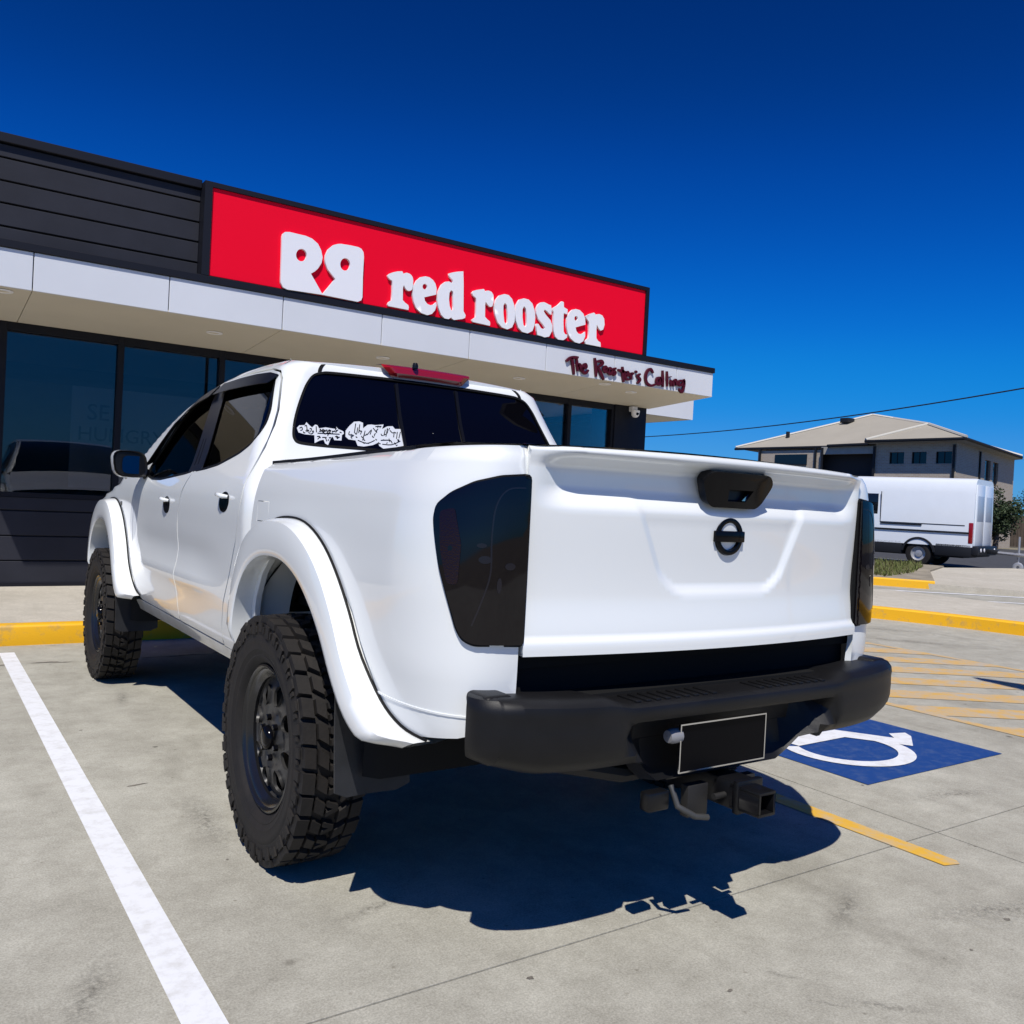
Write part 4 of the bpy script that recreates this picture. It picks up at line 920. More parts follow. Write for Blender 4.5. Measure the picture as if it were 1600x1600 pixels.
# --- brush lettering on the fascia ---
TAGL = empty('slogan_lettering', (6.2, FY, 2.9), label='small dark red brush-script slogan The Rooster\'s Calling on the white fascia', cat='lettering')
for nme, strokes in STROKES:
    mb = MB()
    for s in strokes:
        pts = spline(s, 5) if len(s) > 2 else [s[0], ((s[0][0]+s[1][0])/2, (s[0][1]+s[1][1])/2), s[1]]
        n = len(pts); V = []
        for i, p in enumerate(pts):
            a = Vector(pts[max(i-1, 0)]); b = Vector(pts[min(i+1, n-1)]); t = (b-a).normalized(); sd_ = Vector((-t.y, t.x))*(.0175*(1.15-.5*abs(2*i/(n-1)-1)**2))
            for k in (-1, 1):
                q = Vector(p)+sd_*k
                V += [(q.x, FY-.030, q.y), (q.x, FY-.002, q.y)]
        F = []
        for i in range(n-1):
            A, B = i*4, i*4+4
            F += [(A, A+2, B+2, B), (A, B, B+1, A+1), (A+2, A+3, B+3, B+2)]
        F += [(0, 1, 3, 2), ((n-1)*4, (n-1)*4+2, (n-1)*4+3, (n-1)*4+1)]
        mb.add(V, F)
    mb.build('letter_'+nme.lower() if nme != 'apostrophe' else 'apostrophe', LETR, TAGL)
# --- camera on the corner column ---
cc = empty('security_camera', (6.83, 7.02, 2.70), label='white dome security camera on the dark corner column under the canopy', cat='camera')
MB().box(6.78, 6.88, 6.96, 7.05, 2.66, 2.735).build('mounting_bracket', LETW, cc, bevel=.01)
MB().lathe([(.001, -.075), (.03, -.070), (.055, -.045), (.062, 0), (.066, .01), (.066, .03), (.001, .03)], 20, 'z', (6.83, 6.955, 2.645)).build('camera_dome', LETW, cc, smooth=50)
MB().lathe([(.001, -.012), (.022, -.010), (.026, 0)], 14, 'y', (6.825, 6.905, 2.625)).build('lens', GLOSSB, cc, smooth=50)
# --- poster inside the glass ---
PO = empty('window_poster', (-.1, 7.4, 1.2), label='faint grey poster with dark capitals behind the shopfront glass left of the pickup mirror', cat='poster')
MB().box(-.62, .75, 7.42, 7.43, 1.15, 2.22).build('poster_sheet', mat('poster_paper', (.42, .42, .40), rough=.7), PO)
PT = mat('poster_print', (.06, .07, .11), rough=.7)
text('poster_text', 'SE', .24, PT, PO, Matrix.Translation((-.36, 7.415, 1.95)) @ Matrix.Rotation(math.pi/2, 4, 'X'))
text('poster_text', 'HUNGRY', .21, PT, PO, Matrix.Translation((-.12, 7.415, 1.72)) @ Matrix.Rotation(math.pi/2, 4, 'X'))
# ---------------- ground ----------------
def concrete(name, c1, c2, scale=1.0, dark=(.17, .155, .13)):
    m = bpy.data.materials.new(name); m.use_nodes = True; nt = m.node_tree; N = nt.nodes; L = nt.links; b = N['Principled BSDF']
    b.inputs['Roughness'].default_value = .88; b.inputs['Specular IOR Level'].default_value = .3
    tc = N.new('ShaderNodeTexCoord')
    def noise(sc, det=6, ro=.6, vec=None):
        n = N.new('ShaderNodeTexNoise'); n.inputs['Scale'].default_value = sc; n.inputs['Detail'].default_value = det; n.inputs['Roughness'].default_value = ro
        L.new(vec or tc.outputs['Object'], n.inputs['Vector']); return n.outputs['Fac']
    def ramp(v, p0, p1, a=(0, 0, 0, 1), c=(1, 1, 1, 1)):
        r = N.new('ShaderNodeValToRGB'); r.color_ramp.elements[0].position = p0; r.color_ramp.elements[1].position = p1
        r.color_ramp.elements[0].color = a; r.color_ramp.elements[1].color = c; L.new(v, r.inputs[0]); return r.outputs[0]
    def mixc(f, a, c, mode='MIX', k=None):
        x = N.new('ShaderNodeMix'); x.data_type = 'RGBA'; x.blend_type = mode
        if isinstance(f, float): x.inputs[0].default_value = f
        else: L.new(f, x.inputs[0])
        for i, s in ((6, a), (7, c)):
            if isinstance(s, tuple): x.inputs[i].default_value = s
            else: L.new(s, x.inputs[i])
        return x.outputs[2]
    mpp = N.new('ShaderNodeMapping'); mpp.inputs['Scale'].default_value = (1, .35, 1); mpp.inputs['Rotation'].default_value = (0, 0, .35); L.new(tc.outputs['Object'], mpp.inputs[0])
    base = mixc(ramp(noise(.7*scale, 5), .35, .65), (*c1, 1), (*c2, 1))
    base = mixc(ramp(noise(5*scale, 8, .7), .30, .75), mixc(.5, base, (*dark, 1)), base)
    base = mixc(1.0, base, ramp(noise(17, 6, .75), .36, .64, (.965, .96, .95, 1), (1.035, 1.035, 1.03, 1)), 'MULTIPLY')
    base = mixc(1.0, base, ramp(noise(48, 4, .8), .36, .64, (.93, .93, .925, 1), (1.06, 1.06, 1.06, 1)), 'MULTIPLY')
    # drag marks and tyre scuffs: long soft streaks
    st = ramp(noise(2.2*scale, 7, .65, mpp.outputs[0]), .54, .72)
    x = N.new('ShaderNodeMath'); x.operation = 'MULTIPLY'; x.inputs[1].default_value = .42; L.new(st, x.inputs[0])
    base = mixc(x.outputs[0], base, (*dark, 1))
    # grit
    g = ramp(noise(160, 3, .7), .35, .65, (.80, .80, .80, 1), (1.12, 1.12, 1.12, 1)); base = mixc(1.0, base, g, 'MULTIPLY')
    # oil spots
    v = N.new('ShaderNodeTexVoronoi'); v.inputs['Scale'].default_value = 2.3; v.feature = 'F1'
    wv = mixc(.12, tc.outputs['Object'], N.new('ShaderNodeTexNoise').outputs['Color']); L.new(wv, v.inputs['Vector'])
    sp = ramp(v.outputs['Distance'], .020, .05, (.30, .28, .26, 1), (1, 1, 1, 1)); base = mixc(.75, base, sp, 'MULTIPLY')
    v2 = N.new('ShaderNodeTexVoronoi'); v2.inputs['Scale'].default_value = 9; L.new(tc.outputs['Object'], v2.inputs['Vector'])
    sp2 = ramp(v2.outputs['Distance'], .03, .07, (.45, .42, .38, 1), (1, 1, 1, 1)); base = mixc(.5, base, sp2, 'MULTIPLY')
    L.new(base, b.inputs['Base Color'])
    bp = N.new('ShaderNodeBump'); bp.inputs['Strength'].default_value = .35; bp.inputs['Distance'].default_value = .004
    L.new(noise(90, 5, .7), bp.inputs['Height']); L.new(bp.outputs[0], b.inputs['Normal'])
    return m
CONC = concrete('car_park_concrete', (.42, .405, .345), (.495, .48, .412), dark=(.165, .152, .12))
PATHC = concrete('pale_footpath_concrete', (.52, .48, .40), (.58, .54, .46), 1.0, (.34, .31, .25))
ASPH = mat('asphalt', (.055, .056, .060), rough=.9, var=.3, vscale=6, bump=.4, bscale=60)
JOINT = mat('joint_filler', (.05, .045, .04), rough=.9)
def wear(name, col, under=(.42, .40, .35), amount=.5, lo=.52, hi=.62, rough=.6, sc=14):
    m = mat(name, col, rough=rough); N = m.node_tree.nodes; L = m.node_tree.links; b = N['Principled BSDF']
    tc = N.new('ShaderNodeTexCoord'); n = N.new('ShaderNodeTexNoise'); n.inputs['Scale'].default_value = sc; n.inputs['Detail'].default_value = 9; n.inputs['Roughness'].default_value = .72
    L.new(tc.outputs['Object'], n.inputs[0]); r = N.new('ShaderNodeValToRGB'); r.color_ramp.elements[0].position = lo; r.color_ramp.elements[1].position = hi
    r.color_ramp.elements[1].color = (amount,)*3+(1,); L.new(n.outputs[0], r.inputs[0])
    x = N.new('ShaderNodeMix'); x.data_type = 'RGBA'; x.inputs[6].default_value = (*col, 1); x.inputs[7].default_value = (*under, 1)
    L.new(r.outputs[0], x.inputs[0]); L.new(x.outputs[2], b.inputs['Base Color'])
    return m
WLINE = wear('white_line_paint', (.74, .75, .77), amount=.6, lo=.47, hi=.76)
YLINE = wear('yellow_line_paint', (.70, .40, .035), amount=.8, lo=.44, hi=.66, sc=9)
YHATCH = wear('worn_hatch_paint', (.64, .37, .055), amount=1.0, lo=.36, hi=.66, sc=7)
YKERB = wear('yellow_kerb_paint', (.80, .42, .004), under=(.35, .26, .12), amount=.75, lo=.54, hi=.70, sc=7)
BLUEP = wear('blue_patch_paint', (.006, .045, .20), under=(.10, .14, .24), amount=.5, lo=.48, hi=.72)
def sheet(name, poly, z, m, parent=None, kind='structure', th=None):
    n = len(poly)
    if th is None:
        o = mk(name, [(x, y, z) for x, y in poly], [tuple(t) for t in tessellate_polygon([[Vector((x, y, 0)) for x, y in poly]])], m, parent)
        # face up
        me = o.data
        if me.polygons[0].normal.z < 0: me.flip_normals()
    else:
        mb = MB().prism(poly, lambda a, b: (a, b, z), lambda a, b: (a, b, z-th)); o = mb.build(name, m, parent)
    if parent is None and kind: o['kind'] = kind
    return o
rect = lambda x0, x1, y0, y1: [(x0, y0), (x1, y0), (x1, y1), (x0, y1)]
sheet('ground', rect(-900, 900, -900, 900), -.045, mat('bare_ground', (.20, .18, .13), rough=.95, var=.3, vscale=.2))
CP = MB().box(-14, 17, -12, 4.5, -.044, -.02).build('car_park', JOINT); CP['kind'] = 'structure'
xs = [-13.4, -9.3, -5.2, 1.442, 5.55, 9.6, 13.6, 16.9]; ys = [-11.9, -4.9, -.958, 3.72, 4.49]
for i in range(len(xs)-1):
    for j in range(len(ys)-1):
        g_ = .0035
        sheet('slab', rect(xs[i]+g_, xs[i+1]-g_, ys[j]+g_, ys[j+1]-g_), 0, CONC, CP, th=.05)
LANE = sheet('driveway', rect(7.5, 19, 4.49, 30)+[], -.002, CONC)
# lines
mk_ = lambda n, p, m, z=.003: sheet(n, p, z, m)
mk_('white_parking_line', rect(-1.440, -1.346, -4.2, 4.17), WLINE)
mk_('yellow_parking_line', [(1.133, -1.165), (1.20, -1.185), (1.222, -1.16), (1.225, -.6), (1.222, 4.1), (1.13, 4.1), (1.128, -.5)], YLINE)
mk_('white_parking_line', rect(-4.03, -3.94, -4.2, 4.17), WLINE)
BP = mk_('blue_accessible_patch', rect(1.735, 2.955, -.455, .755), BLUEP)
def stroke2(line, wd, z, m, parent, name):
    V = []; n = len(line)
    for i, p in enumerate(line):
        a = Vector(line[max(i-1, 0)]); b = Vector(line[min(i+1, n-1)]); t = (b-a).normalized()
        for k in (-1, 1): V.append((p[0]-t.y*wd/2*k, p[1]+t.x*wd/2*k, z))
    o = mk(name, V, [(i*2, i*2+2, i*2+3, i*2+1) for i in range(n-1)], m, parent)
    if o.data.polygons[0].normal.z < 0: o.data.flip_normals()
    return o
def poly_wheelchair():
    wp = [(2.215+.320*math.cos(math.radians(a)), -.035+.262*math.sin(math.radians(a)) if False else .0+.293*math.sin(math.radians(a))) for a in range(150, 373, 8)]
    wp = [(x, y-.005) for x, y in wp]
    stroke2(wp, .088, .0065, WLINE, BP, 'symbol_wheel')
    sheet('symbol_seat', [(1.985, .125), (2.40, .135), (2.605, -.150), (2.80, -.02), (2.845, .045), (2.73, .075), (2.665, .0), (2.49, .268), (2.08, .262), (2.075, .32), (2.30, .325), (2.30, .385), (2.07, .385), (2.055, .54), (1.965, .54)], .0068, WLINE, BP)
    sheet('symbol_head', [(2.01+.075*math.cos(i*math.pi/10), .635+.072*math.sin(i*math.pi/10)) for i in range(20)], .0068, WLINE, BP)
poly_wheelchair()
# hatched zone
HZ = mk_('hatched_zone_border', rect(3.47, 3.55, -4, 4.1), YHATCH)
def hatch():
    x0, x1 = 3.55, 5.95; dx, dy = .84, -.56
    k = 0; c = -6.0
    while c < 6.5:
        # strip centre line passes (x0, c)
        def pt(x, o): return (x, c+(x-x0)*dy/dx+o)
        w_ = .33
        P = [pt(x0, 0), pt(x1, 0), pt(x1, w_), pt(x0, w_)]
        P = [(x, max(-4, min(4.1, y))) for x, y in P]
        if abs(P[0][1]-P[3][1]) > .01 or abs(P[1][1]-P[2][1]) > .01: sheet('hatch_stripe', P, .003, YHATCH, HZ)
        c += .62
hatch()
sheet('hatch_border', rect(5.95, 6.03, -4, 4.1), .003, YHATCH, HZ)
# front kerb and footpath at the shop
FP = MB().box(-14, 7.6, 4.60, 7.2, -.03, .148).build('footpath', PATHC); FP['kind'] = 'structure'
KB = MB()
kx = [-14, -11.6, -9.2, -6.8, -4.4, -2.0, .4, 2.8, 5.2, 7.4]
KR = empty('kerb', (0, 4.5, 0), kind='structure')
for a, b in zip(kx, kx[1:]):
    MB().box(a+.003, b-.003, 4.455, 4.60, -.03, .15).build('kerb_block', YKERB, KR, bevel=.02, seg=3)
# kerb of the side path
sidek = spline([(7.4, 4.45), (7.85, 4.15), (8.09, 3.719), (8.384, 2.92), (8.565, 2.118), (8.70, 1.1), (8.75, -.5), (8.76, -3), (8.76, -8)], 5)
def kerbrun(line, name, m, wd=.13, h=.15, label=None):
    V = []; n = len(line)
    for i, p in enumerate(line):
        a = Vector(line[max(i-1, 0)]); b = Vector(line[min(i+1, n-1)]); t = (b-a).normalized(); nx_, ny_ = -t.y, t.x
        for o, z in ((0, -.03), (.004, h-.02), (.022, h-.002), (wd, h), (wd, -.03)):
            V.append((p[0]+nx_*o, p[1]+ny_*o, z if not callable(h) else z))
    F = [(i*5+j, i*5+j+1, i*5+6+j, i*5+5+j) for i in range(n-1) for j in range(4)]
    return MB().add(V, F+[(0, 1, 2, 3, 4), tuple((n-1)*5+k for k in (4, 3, 2, 1, 0))]).build(name, m, KR, smooth=30)
kerbrun(sidek, 'kerb_block', YKERB)
off = []
for i, p in enumerate(sidek):
    a = Vector(sidek[max(i-1, 0)]); b = Vector(sidek[min(i+1, len(sidek)-1)]); t = (b-a).normalized(); off.append((p[0]-t.y*.13, p[1]+t.x*.13))
sp_ = sheet('side_footpath', off+[(11.0, -8), (11.0, 2), (10.9, 5.2), (9.8, 6.6), (8.6, 7.0), (7.6, 7.2)], .147, PATHC, th=.17)
for (a, b, w_) in (((12.25, 6.52), (14.9, 4.45), .16), ((11.35, 5.66), (14.5, 3.1), .12)):
    stroke2([a, b], w_, .004, WLINE, None, 'lane_line')['kind'] = 'structure'
isl = [(13.25, 7.20), (13.60, 6.70), (13.92, 6.25), (14.6, 5.95), (16.2, 7.3), (19.6, 12.5), (18.8, 16), (11.5, 10.2)]
# verge island with kerb
kerbrun([(11.4, 9.9), (12.4, 8.4), (13.25, 7.17), (13.62, 6.66), (13.9, 6.28)], 'kerb_block', YKERB, h=.15)
ver = sheet('verge', [(11.55, 10.0), (13.38, 7.26), (14.03, 6.36), (17.6, 8.55), (20.3, 9.75), (18.6, 15.5), (16, 22)], .14, mat('dry_verge_soil', (.30, .26, .19), rough=.95, var=.4, vscale=2), th=.2)
apron = sheet('apron', [(13.86, 6.33), (14.7, 4.9), (15.6, 2.6), (26, 5.6), (24.5, 9.4), (20.3, 9.72), (18.5, 12), (13.2, 7.5)], .10, PATHC, th=.12)
kerbrun([(14.75, 4.75), (15.0, 4.1), (15.2, 3.4), (15.5, 2.2)], 'kerb_block', YKERB, h=.13)
road = sheet('road', [(20.33, 9.6), (25.5, 9.2), (30, -30), (60, -30), (52, 15), (38, 45), (10, 60), (17.0, 24)], .0, ASPH)
sheet('road_line', [(24.6, 12.9), (24.75, 12.9), (23.2, 20), (23.05, 20)], .004, WLINE)
# grass on the verge
GR = mat('verge_grass', (.085, .125, .020), rough=.8, var=.5, vscale=5, col2=(.11, .085, .035))
def inpoly_pts(poly, n):
    xs_ = [p[0] for p in poly]; ys_ = [p[1] for p in poly]; out = []
    while len(out) < n:
        q = (random.uniform(min(xs_), max(xs_)), random.uniform(min(ys_), max(ys_)))
        if pip(q, poly): out.append(q)
    return out
V = []; F = []
for (x, y) in inpoly_pts([(12.6, 8.9), (13.9, 7.3), (16.0, 8.0), (19.0, 9.55), (20.0, 10.2), (18.5, 15), (16, 18)], 9000):
    s = random.uniform(.5, 1.4)*(1.0 if y < x*.9 else 1.15)
    if x+y < 21.4 and random.random() < .5: continue
    for _b in range(2):
        h = random.uniform(.03, .14)*s; a = random.uniform(0, 6.28); l = random.uniform(.03, .12)*s
        k = len(V); V += [(x-.012*math.sin(a), y+.012*math.cos(a), .13), (x+.012*math.sin(a), y-.012*math.cos(a), .13), (x+l*math.cos(a), y+l*math.sin(a), .13+h)]; F.append((k, k+1, k+2))
gr = mk('verge_grass', V, F, GR); gr['kind'] = 'stuff'; gr['label'] = 'low weedy grass on the verge beside the white van'; gr['category'] = 'grass'

STAIN = mat('ground_stain', (.19, .17, .14), rough=.9, var=.5, vscale=30)
rs = random.Random(4)
def stain(x, y, rx, ry, rot=0, m=STAIN):
    P = []
    for i in range(16):
        t = 2*math.pi*i/16; k = rs.uniform(.6, 1.15); a, b = rx*k*math.cos(t), ry*k*math.sin(t)
        P.append((x+a*math.cos(rot)-b*math.sin(rot), y+a*math.sin(rot)+b*math.cos(rot)))
    sheet('stain', P, .0016, m, CP)
STAINS = [(-1.18, .93, .045, .008, .2), (-1.0, 1.45, .012, .010, 0), (-1.39, 1.62, .010, .008, 0), (-.2, -1.35, .012, .006, .3), (.9, -1.5, .012, .009, 0), (-.62, -1.05, .012, .008, 0)]
for a in STAINS: stain(*a)
for _ in range(90):
    x, y = rs.uniform(-4, 5), rs.uniform(-2, 4); stain(x, y, rs.uniform(.003, .010), rs.uniform(.003, .007), rs.uniform(0, 3))
for k in range(26): stain(-2.6+k*.17+rs.uniform(-.05, .05), 3.70+rs.uniform(-.03, .05), rs.uniform(.03, .10), rs.uniform(.008, .03))

def soft_stain_mat():
    m = bpy.data.materials.new('soft_tyre_scuff'); m.use_nodes = True; N = m.node_tree.nodes; L = m.node_tree.links; b = N['Principled BSDF']; b.inputs['Base Color'].default_value = (.10, .09, .075, 1); b.inputs['Roughness'].default_value = .9
    tc = N.new('ShaderNodeTexCoord'); mp = N.new('ShaderNodeMapping'); mp.inputs['Location'].default_value = (-1, -1, 0); mp.inputs['Scale'].default_value = (2, 2, 0)
    L.new(tc.outputs['Generated'], mp.inputs[0]); g = N.new('ShaderNodeTexGradient'); g.gradient_type = 'QUADRATIC_SPHERE'; L.new(mp.outputs[0], g.inputs[0])
    n = N.new('ShaderNodeTexNoise'); n.inputs['Scale'].default_value = 45; n.inputs['Detail'].default_value = 8; n.inputs['Roughness'].default_value = .75
    L.new(tc.outputs['Object'], n.inputs[0]); r = N.new('ShaderNodeValToRGB'); r.color_ramp.elements[0].position = .42; r.color_ramp.elements[1].position = .68; L.new(n.outputs[0], r.inputs[0])
    mu = N.new('ShaderNodeMath'); mu.operation = 'MULTIPLY'; L.new(g.outputs['Fac'], mu.inputs[0]); L.new(r.outputs[0], mu.inputs[1])
    m2 = N.new('ShaderNodeMath'); m2.operation = 'MULTIPLY'; m2.inputs[1].default_value = .62; m2.use_clamp = True; L.new(mu.outputs[0], m2.inputs[0])
    L.new(m2.outputs[0], b.inputs['Alpha']); return m
SST = soft_stain_mat()
def scuff(x, y, lx, ly, rot, z=.0018):
    c, s_ = math.cos(rot), math.sin(rot)
    V = [(-lx, -ly, 0), (lx, -ly, 0), (lx, ly, 0), (-lx, ly, 0)]
    me = bpy.data.meshes.new('scuff'); me.from_pydata(V, [], [(0, 1, 2, 3)]); me.update()
    o = link('scuff', me, SST, CP); o.location = (x, y, z); o.rotation_euler = (0, 0, rot)
SC_ = [(-.02, -1.36, .10, .02, -.9), (-.02, -1.52, .08, .018, -.8), (.10, -1.60, .20, .035, -.75), (.02, -1.80, .18, .03, -.8), (.95, -1.45, .5, .10, -.3), (1.2, -1.6, .6, .12, -.25), (2.0, -.72, .5, .09, -.2), (2.9, -1.3, .7, .12, .2), (-1.9, 2.2, .5, .08, 1.3), (-.95, 2.5, .35, .06, 1.4), (-.8, -.5, .25, .05, .3), (-1.6, -.6, .4, .09, 1.2), (-1.05, .4, .5, .10, 1.5), (-.9, 3.45, .5, .08, 0), (-1.9, 3.6, .6, .07, .05), (.5, -1.2, .35, .07, .5), (4.6, 2.9, 1.5, .15, -.3), (6.6, 2.3, 1.4, .2, -.9), (7.2, 3.0, 1.0, .15, -.8), (-2.1, .4, .5, .15, 1.0), (-.4, -1.7, .4, .08, -.2), (-2.5, 1.4, .5, .2, .5)]
for i_, a in enumerate(SC_): scuff(*a, z=.0012+.00005*i_)
# dirt along the foot of the kerb
for k in range(9): scuff(-4.2+k*.62, 4.40, .40, .045, 0, z=.0024+.00004*k)
# ---------------- background ----------------
VW = mat('van_white', (.74, .78, .82), rough=.35, coat=.6, var=.03, vscale=2)
VG = mat('van_grey_trim', (.012, .013, .016), rough=.5, spec=.3)
VGL = mat('van_window', (.006, .008, .012), rough=.05)
TAILR = mat('van_tail_red', (.24, .008, .012), rough=.2)
th = math.radians(-14); hx, hy = math.sin(th), math.cos(th)
# local frame of the van: X to the right of travel, Y forward, Z up, origin at rear left corner on the road
VAN = empty('cargo_van', (22.20, 10.05, 0), rz=-th, label='white high-roof cargo van with dual rear wheels parked on the street', cat='van')
VM = Matrix.Translation((22.20, 10.05, 0)) @ Matrix.Rotation(-th, 4, 'Z')
def vb(mb, name, m, parent=VAN, **k):
    mb.V = [tuple(VM @ Vector(v)) for v in mb.V]; return mb.build(name, m, parent, **k)
# body: cross-sections along the length
secs = []
prof = lambda w, zt, zb: [(0, zb), (-.0, .78), (.0, 1.25), (.015, 1.6), (.05, 2.1), (.085, zt-.16), (.14, zt-.05), (.24, zt)]
V = []
ysec = [(0, 2.52, .62), (.05, 2.53, .62), (3.2, 2.54, .62), (4.3, 2.54, .60), (4.75, 2.38, .55), (5.3, 1.75, .5), (5.75, 1.25, .45), (6.0, 1.0, .45)]
for y, zt, zb in ysec:
    ins = max(0, (y-4.3))*.06
    sc_ = (zt-.62)/(2.52-.62)
    L = [(x+ins, zb+(z-.62)*sc_ if z > .7 else zb) for x, z in [(0.0, .62), (0, .80), (0, 1.25), (.02, 1.6), (.055, 2.1), (.09, 2.36), (.14, 2.46), (.26, 2.52)]]
    for x, z in L: V.append((x, y, z))
    for x, z in reversed(L): V.append((2.0-x, y, z))
n = 16
F = [(i*n+j, i*n+(j+1) % n, (i+1)*n+(j+1) % n, (i+1)*n+j) for i in range(len(ysec)-1) for j in range(n)]
body = vb(MB().add(V, F+[tuple(range(n)), tuple((len(ysec)-1)*n+k for k in range(n-1, -1, -1))]), 'body', VW, smooth=35)
# raised side panels and seams
vb(MB().box(-.006, .004, .22, 2.52, 1.20, 1.225).box(-.006, .004, 2.50, 2.52, 1.2, 2.1), 'panel_seam', VG, body)
vb(MB().box(-.022, .002, 1.35, 2.50, 1.155, 1.195), 'sliding_door_rail', VG, body)
vb(MB().box(-.03, .004, .10, 3.6, .985, 1.035), 'rub_strip', VG, body)
vb(MB().box(.06, .075, .25, 3.2, 2.09, 2.105), 'roof_gutter', VG, body)
vb(MB().box(.01, .03, 2.60, 3.35, 1.26, 2.03), 'cab_side_window', VGL, body, bevel=.004)
vb(MB().box(-.012, .05, .0, .12, .72, 1.30), 'tail_light', TAILR, body, bevel=.02)
vb(MB().box(1.95, 2.012, .0, .12, .72, 1.30), 'tail_light', TAILR, body, bevel=.02)
vb(MB().box(.14, .98, -.02, .004, .66, 2.36), 'rear_door', VW, body, bevel=.015)
vb(MB().box(1.02, 1.86, -.02, .004, .66, 2.36), 'rear_door', VW, body, bevel=.015)
vb(MB().box(.24, .88, -.026, -.018, 1.35, 2.05), 'rear_door_window', mat('van_rear_blank', (.36, .42, .50), rough=.3), body, bevel=.004)
vb(MB().box(1.12, 1.76, -.026, -.018, 1.35, 2.05), 'rear_door_window', mat('van_rear_blank2', (.36, .42, .50), rough=.3), body, bevel=.004)
vb(MB().box(.0, 2.0, -.16, .04, .40, .66), 'rear_bumper', VG, body, bevel=.03)
vb(MB().box(.0, 2.0, .02, .98, .34, .70).box(.0, 2.0, 1.86, 5.6, .32, .70), 'side_skirt', VG, body, bevel=.03)
vb(MB().box(.3, 1.7, .3, 5.2, .30, .64), 'van_chassis', VG, body)
for x in (.25, .6, 1.7): vb(MB().lathe([(.001, -.012), (.05, -.010), (.055, 0)], 12, 'y', (x, -.16, .55)), 'reverse_light', LETW, body, smooth=40)
vt = MB().lathe([(.20, -.02), (.26, -.03), (.345, -.01), (.355, .05), (.355, .15), (.34, .20), (.2, .20)], 28, 'x')
vr = MB().lathe([(.205, -.015), (.195, .0), (.17, .05), (.11, .06), (.09, .02), (.001, .01)], 24, 'x')
VRIM = mat('van_wheel_silver', (.45, .45, .46), rough=.4, metal=.5)
for (x, y, s) in ((.06, 1.42, 1), (.30, 1.42, 1), (.06, 4.6, 1), (1.94, 1.42, -1), (1.94, 4.6, -1)):
    f = lambda mb: MB().add([(s*v[0]+x, v[1]+y, v[2]+.355) for v in mb.V], mb.F)
    wv_ = vb(f(vr), 'wheel', VRIM, VAN, smooth=40); vb(f(vt), 'tyre', RUB, wv_, smooth=40)
arch = []
for i in range(17):
    t = math.radians(8+164*i/16)
    for X, R in ((.02, .40), (-.018, .41), (-.018, .46), (.02, .48)): arch.append((X, 1.42+R*math.cos(t), .36+R*math.sin(t)))
vb(MB().add(arch, [(i*4+j, i*4+j+1, i*4+5+j, i*4+4+j) for i in range(16) for j in range(3)]), 'wheel_arch', VG, body, smooth=40)
# boat trailer drawbar behind the van
TR = empty('trailer', (22.8, 8.2, 0), rz=-th, label='galvanised trailer drawbar with jockey wheel behind the white van', cat='trailer')
GALV = mat('galvanised_steel', (.42, .42, .43), rough=.5, metal=.7)
fr = vb(MB().tube([(1.0, -.35, .50), (.75, -1.6, .46), (.15, -3.4, .46)], .045, 8).tube([(1.0, -.35, .50), (1.25, -1.6, .46), (1.85, -3.4, .46)], .045, 8).tube([(.15, -3.4, .46), (1.85, -3.4, .46)], .045, 8), 'drawbar', GALV, TR, smooth=40)
vb(MB().box(.93, 1.07, -.42, -.15, .46, .58), 'coupling', VG, fr, bevel=.02)
jw = vb(MB().tube([(.93, -.95, .98), (.93, -.95, .18)], .028, 8), 'jockey_stand', GALV, TR, smooth=40)
vb(MB().lathe([(.04, -.035), (.10, -.045), (.135, -.03), (.135, .03), (.10, .045), (.04, .035)], 20, 'x', (.93, -.95, .14)), 'jockey_wheel', GALV, jw, smooth=40)
vb(MB().box(.1, 1.9, -6.8, -3.4, .50, .95), 'trailer_tub', GALV, TR, bevel=.02)
vb(MB().lathe([(.12, -.09), (.29, -.10), (.31, -.06), (.31, .06), (.29, .10), (.12, .09)], 24, 'x', (-.08, -5.2, .31)), 'tyre', RUB, TR, smooth=40)
# ---- house ----
def brick():
    m = bpy.data.materials.new('pale_brick'); m.use_nodes = True; N = m.node_tree.nodes; L = m.node_tree.links; b = N['Principled BSDF']; b.inputs['Roughness'].default_value = .9
    tc = N.new('ShaderNodeTexCoord'); mp = N.new('ShaderNodeMapping'); mp.inputs['Rotation'].default_value = (math.pi/2, 0, 0)
    br = N.new('ShaderNodeTexBrick'); br.inputs['Scale'].default_value = 1; br.inputs['Brick Width'].default_value = .24; br.inputs['Row Height'].default_value = .086; br.inputs['Mortar Size'].default_value = .01
    br.inputs['Color1'].default_value = (.44, .37, .28, 1); br.inputs['Color2'].default_value = (.37, .29, .22, 1); br.inputs['Mortar'].default_value = (.46, .43, .38, 1)
    sx_ = N.new('ShaderNodeSeparateXYZ'); cx_ = N.new('ShaderNodeCombineXYZ'); ad = N.new('ShaderNodeMath'); ad.operation = 'ADD'
    L.new(tc.outputs['Object'], sx_.inputs[0]); L.new(sx_.outputs[0], ad.inputs[0]); L.new(sx_.outputs[1], ad.inputs[1]); L.new(ad.outputs[0], cx_.inputs[0]); L.new(sx_.outputs[2], cx_.inputs[1])
    L.new(cx_.outputs[0], br.inputs['Vector']); L.new(br.outputs[0], b.inputs['Base Color']); return m
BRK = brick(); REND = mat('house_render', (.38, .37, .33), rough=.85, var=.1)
ROOFM = mat('sand_roof_sheeting', (.36, .33, .27), rough=.7, var=.08, vscale=.5)
RIDGE = mat('roof_ridge_cap', (.52, .50, .44), rough=.6)
HOUSE = empty('house', (41.34, 20.88, 0), label='two-storey pale brick house with sand-coloured hip roof behind the white van', cat='house')
Cn = Vector((41.34, 20.88)); fd_ = Vector((-.03, 1.0)).normalized(); sd2 = Vector((.96, .26)).normalized()
